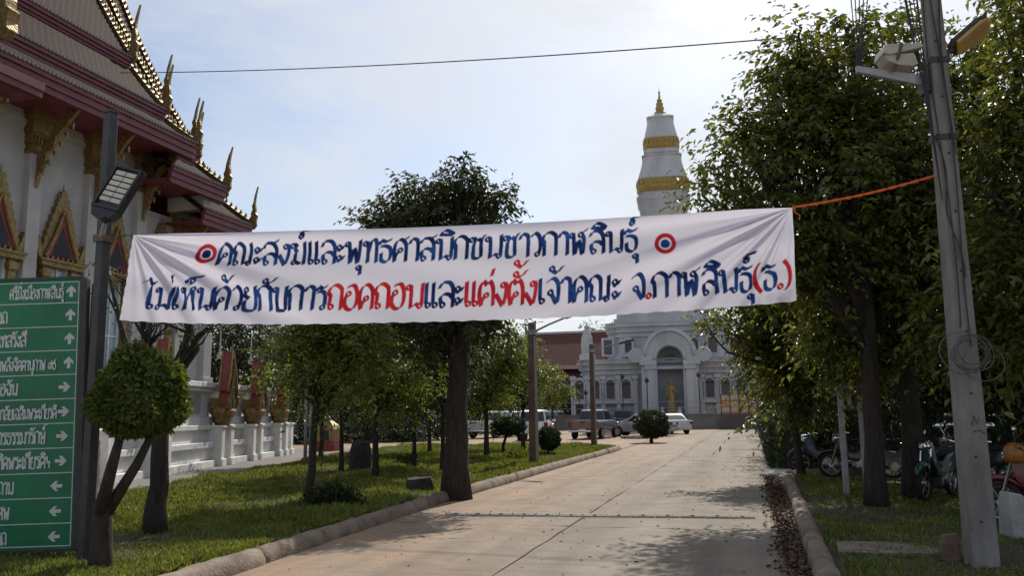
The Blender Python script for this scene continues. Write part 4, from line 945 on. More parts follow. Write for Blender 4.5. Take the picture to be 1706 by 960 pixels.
def fan(dx, dz, k, ph):
    r = np.hypot(dx, dz)+1e-4; th = np.arctan2(dz, dx)
    a = np.sin(th*k+ph+0.6*np.sin(th*5))+0.5*np.sin(th*k*1.7+2*ph)
    return 0.075*np.sign(a)*np.abs(a)**0.8*np.minimum(r/0.5, 1)*np.exp(-r/1.5)*np.clip(1.35-th/1.2, 0.1, 1)
dsp = fan(xx, zz, 21, 0.3)+fan(Lb-xx, zz, 23, 1.1)
dsp += 0.026*np.sin(zz*21+0.6*np.sin(xx*1.1))*np.exp(-zz/0.16)*np.sin(np.pi*u)**0.5
dsp += 0.007*np.sin(zz*9+xx*0.9+1.2*np.sin(xx*0.7))+0.012*np.sin(xx*2.1+zz*1.2)*v+0.010*np.sin(xx*7.0)*v**4+0.004*np.sin(xx*3.7-zz*17)
dsp += 0.06*np.sin(np.pi*u)*v
Pb[..., 0] += bn_[0]*dsp; Pb[..., 1] += bn_[1]*dsp
Pb[..., 0] += np.where(u < 1e-9, 0.004*np.sin(zz*60), 0); Pb[..., 2] += np.where(v > 1-1e-9, 0.004*np.sin(xx*30), 0)
V = Pb.reshape(-1, 3); i = (np.arange(NV)[:, None]*(NU+1)+np.arange(NU)[None]).ravel()[:, None]
Fi = i+np.array([[0, NU+1, NU+2, 1]])
org = np.array([(TLc[0]+TRc[0])/2, (TLc[1]+TRc[1])/2, BLc[2]]); 
def banner_mat():
    m = bpy.data.materials.new('painted banner cloth'); m.use_nodes = True; t = m.node_tree; p = t.nodes['Principled BSDF']; p.inputs['Roughness'].default_value = 0.9; p.inputs['Specular IOR Level'].default_value = 0.1
    a = t.nodes.new('ShaderNodeAttribute'); a.attribute_name = 'paint'; s = t.nodes.new('ShaderNodeSeparateColor'); t.links.new(a.outputs['Color'], s.inputs[0])
    tcn = t.nodes.new('ShaderNodeTexCoord'); n = t.nodes.new('ShaderNodeTexNoise'); n.inputs['Scale'].default_value = 6; n.inputs['Detail'].default_value = 4; t.links.new(tcn.outputs['Object'], n.inputs['Vector'])
    r = t.nodes.new('ShaderNodeValToRGB'); r.color_ramp.elements[0].position = 0.42; r.color_ramp.elements[0].color = (0.008, 0.016, 0.075, 1); r.color_ramp.elements[1].position = 0.72; r.color_ramp.elements[1].color = (0.02, 0.075, 0.26, 1); t.links.new(n.outputs['Fac'], r.inputs['Fac'])
    r2 = t.nodes.new('ShaderNodeValToRGB'); r2.color_ramp.elements[0].position = 0.35; r2.color_ramp.elements[0].color = (0.33, 0.012, 0.025, 1); r2.color_ramp.elements[1].position = 0.7; r2.color_ramp.elements[1].color = (0.5, 0.03, 0.04, 1); t.links.new(n.outputs['Fac'], r2.inputs['Fac'])
    m1 = t.nodes.new('ShaderNodeMixRGB'); m1.inputs['Color1'].default_value = (0.68, 0.66, 0.75, 1); t.links.new(s.outputs[0], m1.inputs['Fac']); t.links.new(r.outputs[0], m1.inputs['Color2'])
    m2 = t.nodes.new('ShaderNodeMixRGB'); t.links.new(s.outputs[1], m2.inputs['Fac']); t.links.new(m1.outputs[0], m2.inputs['Color1']); t.links.new(r2.outputs[0], m2.inputs['Color2'])
    t.links.new(m2.outputs[0], p.inputs['Base Color'])
    tr = t.nodes.new('ShaderNodeBsdfTranslucent'); mk = t.nodes.new('ShaderNodeMixRGB'); mk.inputs['Color2'].default_value = (0.9, 0.84, 0.9, 1); mk.inputs['Fac'].default_value = 0.0
    t.links.new(m2.outputs[0], tr.inputs['Color'])
    ms = t.nodes.new('ShaderNodeMixShader'); ms.inputs['Fac'].default_value = 0.42; t.links.new(p.outputs[0], ms.inputs[1]); t.links.new(tr.outputs[0], ms.inputs[2])
    t.links.new(ms.outputs[0], t.nodes['Material Output'].inputs['Surface'])
    wv = t.nodes.new('ShaderNodeTexNoise'); wv.inputs['Scale'].default_value = 14; wv.inputs['Detail'].default_value = 6; t.links.new(tcn.outputs['Object'], wv.inputs['Vector'])
    bn = t.nodes.new('ShaderNodeBump'); bn.inputs['Strength'].default_value = 0.4; bn.inputs['Distance'].default_value = 0.03; t.links.new(wv.outputs['Fac'], bn.inputs['Height']); t.links.new(bn.outputs[0], p.inputs['Normal'])
    return m
ban = mesh_np('cloth_banner', V-org[None], Fi, banner_mat())
ban.location = org
tag(ban, 'long white cloth banner with blue and red Thai lettering strung across the road', 'banner')
ca = ban.data.color_attributes.new('paint', 'FLOAT_COLOR', 'POINT')
cc = np.zeros((V.shape[0], 4), np.float32); cc[:, 0] = sm[..., 0].ravel(); cc[:, 1] = sm[..., 1].ravel(); cc[:, 3] = 1; ca.data.foreach_set('color', cc.ravel())
ban.data.polygons.foreach_set('use_smooth', [True]*len(ban.data.polygons))
rp_e = on_span(1558, 293)
rope = MB()
for k in range(2):
    pts = [np.array(TRc)*(1-t)+rp_e*t+np.array([0, 0, -0.03*math.sin(math.pi*t)])+np.array([0.008*math.sin(t*40+k*3.1), 0, 0.008*math.cos(t*40+k*3.1)]) for t in np.linspace(0, 1, 24)]
    rope.tube(pts, 0.009, 5)
rope.tube([np.array(TRc), np.array(TRc)+np.array([0.03, -0.01, -0.06]), np.array(TRc)+np.array([0.07, -0.01, -0.09]), np.array(TRc)+np.array([0.06, -0.01, -0.14])], 0.006, 4)
tag(rope.build('rope', 'orange'), 'orange nylon rope tying the banner corner to the concrete pole', 'rope')
le = np.array([PL[0]+0.08, PL[1], TLc[2]+0.02])
tag(MB().tube([TLc, (TLc+le)/2+np.array([0, 0, -0.015]), le], 0.006, 5).tube([TLc+np.array([0.35, 0, 0.0]), TLc+np.array([0.35, 0, 0.07])], 0.005, 4).build('string', 'wire'), 'thin dark string tying the banner to the steel lamp post', 'string')

# ================================================================== STEEL LAMP POST AND GREEN SIGN (left)
zt_ = float((CAM+ray(182, 185)*(7.55/ray(182, 185)[1]))[2])
PW = 0.056
lp = thing('solar_lamp_post', 'dark square steel post carrying a solar street lamp beside the green sign', 'lamp post', (PL[0], PL[1], 0), R(-8))
MB().bb(-PW, PW, -PW, PW, -0.1, zt_-0.03).build('post', 'steel', lp, bevel=0.012)
MB().bb(-PW-0.006, PW+0.006, -PW-0.006, PW+0.006, zt_-0.03, zt_).build('cap', 'steel', lp)
MB().bb(-0.13, 0.13, -0.13, 0.13, 0.10, 0.135).build('base_plate', 'steel', lp)
# collar bracket
zc = float((CAM+ray(175, 395)*(7.55/ray(175, 395)[1]))[2])
br = MB().bb(-PW-0.02, PW+0.02, -PW-0.02, PW+0.02, zc-0.06, zc+0.02).build('clamp', 'rust', lp)
MB().tube([(0.04, -0.06, zc), (0.12, -0.10, zc+0.10), (0.24, -0.13, zc+0.20)], 0.028, 8).build('arm', 'galv', lp)
# lamp head: tilted panel facing down to the camera
hd = bpy.data.objects.new('lamp_head', None)
lc = np.array([0.36, -0.16, zc+0.47])
def lamp_panel(par, c, w_, h_, tilt, yaw, roll):
    M4 = Matrix.Translation(Vector(c)) @ Matrix.Rotation(yaw, 4, 'Z') @ Matrix.Rotation(tilt, 4, 'X') @ Matrix.Rotation(roll, 4, 'Y')
    def tr(mb):
        mb.v = [tuple(M4 @ Vector(p)) for p in mb.v]; return mb
    hs_ = tr(MB().bb(-w_/2, w_/2, 0.0, 0.07, -h_/2, h_/2).bb(-w_/2, w_/2, -0.03, 0.0, -h_/2, -h_/2+0.03).bb(-w_/2, w_/2, -0.03, 0.0, h_/2-0.03, h_/2).bb(-w_/2, -w_/2+0.03, -0.029, 0.0, -h_/2, h_/2).bb(w_/2-0.03, w_/2, -0.029, 0.0, -h_/2, h_/2)
             .prism([(-w_*0.5, -h_/2), (w_*0.5, -h_/2), (w_*0.32, -h_/2-0.1), (w_*0.2, -h_/2-0.09), (w_*0.1, -h_/2-0.13), (-w_*0.1, -h_/2-0.13), (-w_*0.2, -h_/2-0.09), (-w_*0.32, -h_/2-0.1)], lambda a, b, d: (a, d, b), -0.02, 0.09)).build('lamp_head', 'black', par, bevel=0.006)
    for k in range(6):
        z0 = -h_/2+0.09+k*(h_-0.13)/6
        for s in (-1, 1):
            tr(MB().bb(0.006 if s > 0 else -w_/2+0.045, w_/2-0.045 if s > 0 else -0.006, -0.014, -0.002, z0, z0+(h_-0.13)/6-0.018)).build('led_panel', 'led', hs_)
    return hs_
lamp_panel(lp, lc, 0.36, 0.53, R(-18), R(14), R(18))
# sign
SGY = 7.75
Tr, Br_ = at_y(137, 463, SGY), at_y(122, 914, SGY)
sg = thing('direction_sign', 'tall green direction board with white Thai place names and arrows', 'sign', (Br_[0], SGY, 0))
right = unit(np.cross(CF*np.array([1, 1, 0]), [0, 0, 1.0])); 
sang = math.atan2(right[1], right[0]); sg.rotation_euler = (0, 0, sang)
# board in local coords: x to the left is negative, y towards the camera is negative
bw = 1.30; zb, zt2 = float(Br_[2]), float(Tr[2])-0.02
tilt = R(1.2)
def S(x, z, y=0.0):
    cx, cz = 0.0, zb; dx_, dz_ = x-cx, z-cz
    return (cx+dx_*math.cos(tilt)-dz_*math.sin(tilt)*0.0+-0.030*(dz_), y, cz+dz_*1.0+dx_*math.sin(tilt))
def sbox(x0, x1, z0, z1, y0, y1): return MB().prism([(x0, z0), (x1, z0), (x1, z1), (x0, z1)], lambda a, b, d: S(a, b, d), y0, y1)
sbox(-bw, 0, zb, zt2, -0.012, 0.012).build('board', 'green', sg)
m = MB()
sbox(-bw, 0.03, zb-0.03, zb, -0.03, 0.04).build('frame', 'steel', sg); sbox(-bw, 0.03, zt2, zt2+0.03, -0.03, 0.04).build('frame', mat('frame green', (0.005, 0.05, 0.025), 0.5), sg)
sbox(0.0, 0.07, zb-0.02, zt2, -0.03, 0.05).build('frame', 'steel', sg)
MB().bb(0.0, 0.065, 0.05, 0.12, -0.1, zt2-0.05).build('leg', 'steel', sg); MB().bb(-bw+0.1, -bw+0.17, 0.05, 0.12, -0.1, zt2-0.05).build('leg', 'steel', sg)
MB().tube([(0.15, 0.16, 0.0), (0.13, 0.16, 1.35)], [0.022, 0.022], 6).build('conduit', mat('white conduit', (0.45, 0.42, 0.4), 0.6), sg)
rows = 11; rh = (zt2-zb)/rows
for k in range(rows+1):
    z = zb+k*rh; z = min(max(z, zb+0.03), zt2-0.03)
    sbox(-bw, -0.024 if k not in () else 0, z-0.005, z+0.005, -0.0165, -0.0125).build('rule_line', 'signwhite', sg)
sbox(-0.030, -0.020, zb+0.03, zt2-0.03, -0.0185, -0.0170).build('rule_line', 'signwhite', sg)
TX = [('ศรีมิ่งเมืองกาฬสินธุ์', 'u'), ('รถ', 'u'), ('เทสรังสี', 'u'), ('สถาบันพลังจิตตานุภาพ ๔๙', 'u'), ('หอฉัน', 'r'), ('วิทยาลัยเฉลิมพระเกียรติ', 'r'), ('จักรธรรมารักษ์', 'r'), ('เทิดพระเกียรติฯ', 'r'), ('สถาน', 'l'), ('ศพ', 'l'), ('รถ', 'l')]
ENDX = [103, 7, 40, 92, 27, 94, 76, 84, 24, 18, 14]        # right end of each line in the photograph
mpp = (float(Tr[2])-float(Br_[2]))/451.0
for k, (tx, ar) in enumerate(TX):
    z0 = zt2-(k+1)*rh; er = -(132-k*0.9-ENDX[k])*mpp
    st_, ad = strokes(tx); xh = 0.115 if len(tx) > 18 else 0.13; hs = xh*0.78*(0.80 if len(tx) > 20 else 0.92)
    x0 = er-ad*hs; m = MB(); lift = 0.0
    for pl, ring, ci in st_:
        for q in nib_quads(pl, 0.045, R(20), 0.045):
            lift += 0.000012
            pts = [S(x0+a*hs, z0+0.055+b*xh, -0.0135-lift) for a, b in q]
            if max(p_[0] for p_ in pts) < -bw+0.01: continue
            m.add(pts, [(0, 1, 2, 3)])
    if m.v: tag(m.build('lettering', 'signwhite', sg, fix=False), kind='stuff')
    cx, cz = -(132-(118 if k < 4 else 112-(k-4)*0.6 if k < 8 else 105-(k-8)*0.5))*mpp-0.02+0.0, z0+rh*0.48
    a = 0.062
    up = [(-0.3, -1), (0.3, -1), (0.3, 0.1), (0.85, -0.3), (0.85, 0.25), (0, 1.1), (-0.85, 0.25), (-0.85, -0.3), (-0.3, 0.1)]
    rot = {'u': 0, 'r': -math.pi/2, 'l': math.pi/2}[ar]
    pts = [(p_[0]*math.cos(rot)-p_[1]*math.sin(rot), p_[0]*math.sin(rot)+p_[1]*math.cos(rot)) for p_ in up]
    MB().prism(pts, lambda p0, p1, d: S(cx+p0*a, cz+p1*a, d), -0.0165, -0.0125).build('arrow', 'signwhite', sg)
MB().lathe([(0.001, -0.014), (0.045, -0.0145), (0.045, -0.013), (0.001, -0.0128)], 14, (-(132)*mpp+0.01, 0, zb+1.62*rh), axis='y').build('sticker', 'redsticker', sg)

# ================================================================== CONCRETE POLE (right)
cp = thing('utility_pole', 'tapered square concrete utility pole with cables and a street lamp at the roadside', 'utility pole', (PR[0], PR[1], 0), R(12))
def psec(z): return 0.132-0.0076*z
m = MB().loft([[(s*psec(z), t*psec(z)*0.8, z) for s, t in ((-1, -1), (1, -1), (1, 1), (-1, 1))] for z in (-0.2, 0, 2, 4, 6, 8.6)])
m.build('shaft', 'pole', cp, bevel=0.018)
hl = MB()
for z in np.arange(0.5, 8, 0.62): hl.lathe([(0.0, 0), (0.013, 0), (0.013, 0.006), (0.0, 0.006)], 8, (0.02*math.sin(z*9), -psec(z)*0.8-0.005, z), axis='y')
tag(hl.build('bolt_hole', 'dark', cp), kind='stuff')
mk_ = MB()
for pts in ([(-0.02, 1.42), (0.0, 1.52), (0.03, 1.44), (0.05, 1.50)], [(-0.02, 1.36), (0.05, 1.38), (0.10, 1.34)]):
    mk_.tube([(a, -psec(b)*0.8-0.002, b) for a, b in pts], 0.004, 4)
mk_.build('chalk_mark', 'dark', cp)
for z in (5.25, 4.4): MB().bb(-psec(z)-0.012, psec(z)+0.012, -psec(z)*0.8-0.012, psec(z)*0.8+0.012, z-0.03, z+0.03).build('band', 'steel', cp)
# cables running down the shaft
for i, (xa, xb, za, zb_) in enumerate(((-0.14, -0.06, 8.6, 2.4), (-0.10, 0.06, 8.6, 2.2), (0.03, 0.05, 8.6, 4.2), (-0.12, 0.02, 4.4, 2.9))):
    pts = []
    for t in np.linspace(0, 1, 16):
        z = za+(zb_-za)*t; pts.append((xa+(xb-xa)*t+0.03*math.sin(t*9+i*2), -psec(z)*0.8-0.015-0.02*abs(math.sin(t*6+i)), z))
    MB().tube(pts, 0.008, 5).build('cable', 'wire', cp)
co_ = MB()
for k in range(7):
    rg = np.random.default_rng(k); r_ = 0.165+0.022*rg.normal(); ox, oz = 0.04*rg.normal(), 0.03*rg.normal()
    co_.tube([(ox+r_*1.05*math.cos(t), -0.19-0.02*k*0.5+0.03*math.sin(2*t+k), 2.12+oz+r_*math.sin(t)) for t in np.linspace(0, 2*math.pi, 26)], 0.0048, 5, False)
co_.build('cable_coil', mat('grey cable', (0.09, 0.085, 0.085), 0.6), cp)
# bundle of bare drop wires hanging beside the pole
for k in range(7):
    x = -0.20-0.022*k-0.02*math.sin(k*5); 
    MB().tube([(x-0.05*(k % 3), -0.1+0.02*k, 8.6), (x, -0.12+0.015*k, 6.2), (-0.17-0.004*k, -0.15, 4.6), (-0.14, -0.16, 3.7)], 0.006, 4).build('drop_wire', 'wire', cp)
# lamp arm with an old floodlight box, and a yellowed lamp head on the other side
za_ = float(on_span(1540, 138)[2])
for k in range(5):
    MB().tube([(-0.35-0.12*k, 0.1, 8.6), (-0.55-0.07*k, 0.05, 6.6), (-0.80-0.008*k, -0.03, za_+0.17)], 0.006, 4).build('drop_wire', 'wire', cp)
MB().prism([(-0.14, -0.06), (-0.14, 0.06), (-0.85, 0.20), (-0.85, 0.13)], lambda a, b, d: (a, d, za_+b), -0.06, 0.0).build('arm', 'galv', cp, bevel=0.006)
MB().bb(-0.17, -0.1, -0.09, 0.09, za_-0.12, za_+0.12).build('arm_bracket', 'steel', cp)
fl = MB().prism([(-0.62, 0.27), (-0.59, 0.37), (-0.22, 0.37), (-0.20, 0.32), (-0.40, 0.28), (-0.55, 0.25)], lambda a, b, d: (a, d, za_+b), -0.20, 0.10).build('floodlight', mat('lamp casing beige', (0.42, 0.37, 0.32), 0.5), cp, bevel=0.012)
MB().prism([(-0.60, 0.26), (-0.56, 0.19), (-0.46, 0.15), (-0.32, 0.13), (-0.26, 0.15), (-0.3, 0.27)], lambda a, b, d: (a, d, za_+b), -0.17, 0.07).build('reflector', mat('old lens', (0.5, 0.48, 0.42), 0.3, trans=0.3), fl)
MB().tube([(-0.43, -0.21, za_+0.37), (-0.46, -0.19, za_+0.25), (-0.50, -0.1, za_+0.10)], 0.018, 5).build('yoke', 'rust', fl)
la = unit(np.array([0.80, 0.05, 0.60])); ln_ = unit(np.array([0.30, -0.62, -0.72])); ln_ = unit(ln_-la*np.dot(ln_, la)); lw_ = np.cross(la, ln_); l0 = np.array([0.16, -0.02, za_+0.34])
def lslab(prof, n0, n1, k): return MB().loft([[l0+la*q+lw_*w_*k*sg_+ln_*(n1 if t_ else n0) for sg_, t_ in ((-1, 0), (1, 0), (1, 1), (-1, 1))] for q, w_ in prof])
lprof = ((0, 0.04), (0.06, 0.10), (0.40, 0.13), (0.50, 0.10), (0.55, 0.04))
lh = lslab(lprof, -0.06, 0.0, 1.0).build('lamp_head', 'steel', cp, bevel=0.012)
lslab(lprof[1:-1], 0.0, 0.045, 0.9).build('lens', 'lens', lh, bevel=0.012)
MB().tube([(0.0, 0, za_+0.2), (0.17, -0.02, za_+0.36)], 0.025, 6).build('lamp_stem', 'steel', lh)
# overhead wire across the sky
w0, w1 = at_y(200, 121, 24.0), at_y(1330, 61, 18.5)
pts = [w0*(1-t)+w1*t-np.array([0, 0, 0.55*4*t*(1-t)])*0.35 for t in np.linspace(0, 1, 40)]
tag(MB().tube(pts, 0.016, 5).build('overhead_wire', 'wire'), 'single thin overhead wire sagging across the sky above the banner', 'wire')

# ================================================================== STREET LAMPS along the lawn
def lamp_post(label, px, py, top_py, arm_px, arm_py):
    b_ = ground(px, py, 0.1); h = float(at_y(px-1, top_py, b_[1])[2])
    r_ = thing('street_lamp', label, 'street lamp', (b_[0], b_[1], 0), 0, 'street lamps along the lawn')
    MB().loft([[(s*w_, t*w_, z) for s, t in ((-1, -1), (1, -1), (1, 1), (-1, 1))] for z, w_ in ((-0.1, 0.125), (h, 0.10))]).build('post', 'rust', r_, bevel=0.015)
    e = at_y(arm_px, arm_py, b_[1])-b_; e[2] = at_y(arm_px, arm_py, b_[1])[2]
    a0 = np.array([0.06, -0.05, h-0.28]); e[1] = -0.1
    MB().tube([a0, a0*0.55+e*0.45+np.array([0, 0, 0.02]), e], [0.035, 0.03, 0.03], 6).build('arm', 'galv', r_)
    d = unit(e-a0); 
    MB().loft([[e+d*q+np.array([0, s*w_, t*0.05]) for s, t in ((-1, -1), (1, -1), (1, 0.6), (-1, 0.6))] for q, w_ in ((-0.08, 0.05), (0.1, 0.12), (0.5, 0.11), (0.62, 0.05))]).build('lamp_head', 'steel', r_, bevel=0.01)
    MB().bb(-0.13, 0.13, -0.13, 0.13, h-0.36, h-0.22).build('clamp', 'galv', r_)
    MB().tube([(0.10, -0.12, 0.1), (0.09, -0.11, h-0.4)], 0.018, 5).build('conduit', 'galv', r_)
lamp_post('brown street lamp post with a slanting arm on the lawn, the taller one', 890, 776, 538, 948, 528)
lamp_post('brown street lamp post with a slanting arm by the tip of the lawn', 990, 744, 574, 1035, 572)

# ================================================================== VEHICLES
def vehicle(kind, name, label, cat, paint_m, loc, az, group='vehicles in the car park', tail_paint=None, tone='glass'):
    root = thing(name, label, cat, (loc[0], loc[1], 0), math.pi/2-az, group)
    P_ = dict(
        pickup=dict(L=5.2, w=0.90, st=[(-2.6, 1.05, .84), (-2.55, 1.13, .89), (-0.75, 1.13, .90), (0.9, 1.13, .90), (1.7, 1.10, .89), (2.35, 1.0, .86), (2.58, 0.86, .80)], cab=(-0.72, 1.15, -0.50, 0.55), zr=1.77, zb=1.11, wx=(-1.55, 1.55), wr=0.37, g=0.50),
        suv=dict(L=4.7, w=0.90, st=[(-2.32, 0.98, .82), (-2.26, 1.08, .88), (-1.0, 1.10, .90), (0.9, 1.08, .90), (1.6, 1.04, .88), (2.2, 0.94, .84), (2.36, 0.8, .78)], cab=(-2.22, 1.12, -1.95, 0.45), zr=1.78, zb=1.06, wx=(-1.4, 1.4), wr=0.36, g=0.42),
        sedan=dict(L=4.55, w=0.86, st=[(-2.28, 0.80, .76), (-2.2, 0.97, .82), (-1.4, 1.0, .86), (0.8, 0.96, .86), (1.5, 0.88, .85), (2.1, 0.74, .80), (2.28, 0.62, .72)], cab=(-1.72, 1.05, -0.95, 0.22), zr=1.44, zb=0.95, wx=(-1.33, 1.35), wr=0.315, g=0.30))[kind]
    w_ = P_['w']; g_ = P_['g']; rings = []
    for (x, zt, hw) in P_['st']:
        rings.append([(x, -hw*0.93, g_), (x, hw*0.93, g_), (x, hw, g_+0.16), (x, hw, zt-0.22), (x, hw*0.985, zt-0.08), (x, hw*0.92, zt), (x, -hw*0.92, zt), (x, -hw*0.985, zt-0.08), (x, -hw, zt-0.22), (x, -hw, g_+0.16)])
    body = MB().loft(rings).build('body', paint_m, root, bevel=0.02, smooth='auto')
    c0, c1, r0, r1 = P_['cab']; zr, zb = P_['zr'], P_['zb']; wb, wt = w_*0.93, w_*0.76
    def crect(x0, x1, hw, z): return [(x0, -hw, z), (x1, -hw, z), (x1, hw, z), (x0, hw, z)]
    MB().loft([crect(c0, c1, wb, zb-0.06), crect(c0+(r0-c0)*0.08, c1-(c1-r1)*0.08, wb*0.985, zb), crect(r0-0.05, r1+0.1, wt+0.03, zr-0.08), crect(r0+0.1, r1-0.12, wt-0.08, zr)]).build('cabin', paint_m, root, bevel=0.025, smooth='auto')
    Bq = crect(c0, c1, wb, zb-0.03); Tq = crect(r0-0.05, r1+0.1, wt+0.03, zr-0.08)
    def pane(A, B, C, D, u0, u1, v0, v1, nm='window'):
        A, B, C, D = [np.array(q) for q in (A, B, C, D)]
        bil = lambda u_, v_: (A*(1-u_)+B*u_)*(1-v_)+(D*(1-u_)+C*u_)*v_
        q = [bil(u0, v0), bil(u1, v0), bil(u1, v1), bil(u0, v1)]; nn = unit(np.cross(q[1]-q[0], q[3]-q[0])); 
        if np.dot(nn, (q[0]+q[2])/2-np.array([(c0+c1)/2, 0, (zb+zr)/2])) < 0: nn = -nn
        MB().loft([[p-nn*0.03 for p in q], [p+nn*0.012 for p in q]]).build(nm, tone, root)
    for s in (0, 1):
        A, B, C, D = (Bq[0], Bq[1], Tq[1], Tq[0]) if s == 0 else (Bq[3], Bq[2], Tq[2], Tq[3])
        cuts = {'pickup': ((0.07, 0.44), (0.49, 0.88)), 'suv': ((0.04, 0.26), (0.30, 0.58), (0.62, 0.90)), 'sedan': ((0.14, 0.48), (0.52, 0.88))}[kind]
        for (u0, u1) in cuts: pane(A, B, C, D, u0, u1, 0.10, 0.90)
    pane(Bq[3], Bq[0], Tq[0], Tq[3], 0.06, 0.94, 0.14, 0.90, 'rear_window'); pane(Bq[1], Bq[2], Tq[2], Tq[1], 0.05, 0.95, 0.08, 0.92, 'windscreen')
    xr, xf = P_['st'][0][0], P_['st'][-1][0]
    if kind == 'pickup':
        MB().bb(-2.44, -0.80, -0.76, 0.76, 1.121, 1.136).build('bed', 'dark', root)
        MB().bb(xr-0.035, xr+0.02, -0.70, 0.70, 0.60, 1.10).build('tailgate', tail_paint or paint_m, root, bevel=0.015)
        MB().bb(xr-0.06, xr-0.03, -0.13, 0.13, 0.98, 1.04).build('tailgate_handle', 'black', root)
        MB().tube([(xr-0.10, -0.82, 0.50), (xr-0.16, -0.55, 0.48), (xr-0.16, 0.55, 0.48), (xr-0.10, 0.82, 0.50)], 0.065, 8).build('rear_bumper', 'chrome', root, True)
        MB().bb(xr-0.19, xr-0.17, -0.22, 0.22, 0.50, 0.62).build('number_plate', 'plate', root)
    else:
        MB().bb(xr-0.09, xr+0.05, -w_*0.88, w_*0.88, g_+0.02, g_+0.24).build('rear_bumper', paint_m, root, bevel=0.03)
        MB().bb(xr-0.03, xr+0.03, -0.22, 0.22, 0.72, 0.84).build('number_plate', 'plate', root)
    MB().bb(xf-0.05, xf+0.09, -w_*0.86, w_*0.86, g_+0.0, g_+0.22).build('front_bumper', paint_m, root, bevel=0.03)
    MB().bb(xf-0.03, xf+0.03, -0.38, 0.38, g_+0.24, g_+0.36).build('grille', 'black', root)
    zl = (0.75, 1.06) if kind != 'sedan' else (0.72, 0.90)
    for s in (-1, 1):
        MB().bb(xr-0.03, xr+0.14, s*(w_-0.20), s*(w_+0.004), *zl).build('tail_light', 'redlens', root, bevel=0.01)
        MB().bb(xf-0.28, xf-0.02, s*(w_-0.30), s*(w_-0.05), g_+0.34, g_+0.48).build('headlight', 'chrome', root, bevel=0.02)
        MB().box((c1-0.28, s*(w_+0.10), zb+0.06), (0.12, 0.20, 0.14)).build('mirror', paint_m, root, bevel=0.02)
        for dx_ in (0.36, 0.70): MB().bb(c0+(c1-c0)*dx_-0.09, c0+(c1-c0)*dx_+0.09, s*(w_-0.01), s*(w_+0.025), zb-0.22, zb-0.18).build('door_handle', 'chrome', root)
        for x in P_['wx']:
            wr = P_['wr']
            MB().lathe([(0.01, 0), (wr+0.06, 0), (wr+0.06, 0.012), (0.01, 0.012)], 20, (x, s*(w_+0.001)-(0.012 if s < 0 else 0), wr+0.02), axis='y').build('wheel_arch', 'black', root)
            ty = MB().lathe([(wr*0.62, -0.10), (wr*0.93, -0.115), (wr, -0.08), (wr, 0.08), (wr*0.93, 0.115), (wr*0.62, 0.10)], 22, (x, s*(w_-0.07), wr), axis='y').build('wheel', 'rubber', root, smooth='auto')
            MB().lathe([(0.01, 0.125), (0.06, 0.12), (wr*0.25, 0.10), (wr*0.55, 0.11), (wr*0.63, 0.12), (wr*0.63, 0.08), (wr*0.60, -0.08), (0.01, -0.08)] if s > 0 else [(0.01, -0.125), (0.06, -0.12), (wr*0.25, -0.10), (wr*0.55, -0.11), (wr*0.63, -0.12), (wr*0.63, -0.08), (wr*0.60, 0.08), (0.01, 0.08)], 16, (x, s*(w_-0.07), wr), axis='y').build('rim', 'alloy', ty)
    return root
wp = paint('white', (0.62, 0.63, 0.63)); sp = paint('silver', (0.30, 0.33, 0.34)); bp = paint('bronze', (0.20, 0.135, 0.09)); gp_ = paint('graphite', (0.09, 0.10, 0.11)); dp = paint('dark', (0.05, 0.055, 0.06))
def gxy(px, py, off=0.0): 
    q = ground(px, py); return (q[0], q[1]+off)
vehicle('pickup', 'pickup_truck', 'bronze pickup truck with chrome bumper parked with its tailgate towards the road', 'pickup', gp_, gxy(984, 732, 1.6), R(6), tail_paint=bp)
vehicle('suv', 'parked_car', 'large white sport utility car seen from behind beside the street lamp', 'car', wp, gxy(881, 735, 1.8), R(-8))
vehicle('pickup', 'pickup_truck', 'white pickup truck partly hidden behind slim tree trunks', 'pickup', wp, gxy(812, 731, 2.0), R(14))
vehicle('suv', 'parked_car', 'white car showing only its cabin behind the large white sport utility', 'car', wp, gxy(862, 722, 2.2), R(-6))
vehicle('sedan', 'parked_car', 'silver sedan parked side-on behind the large clipped ball shrub', 'car', sp, gxy(1068, 727), R(-80))
vehicle('sedan', 'parked_car', 'white sedan with its boot towards the road, past the clipped ball shrub', 'car', wp, (-5.75, 62.2), R(-28))
vehicle('suv', 'parked_car', 'dark sport utility car behind the silver sedan', 'car', dp, gxy(1041, 717, 0), R(-4))
vehicle('suv', 'parked_car', 'silver car standing beyond the low compound wall', 'car', sp, (-20.4, 84.5), R(-70))

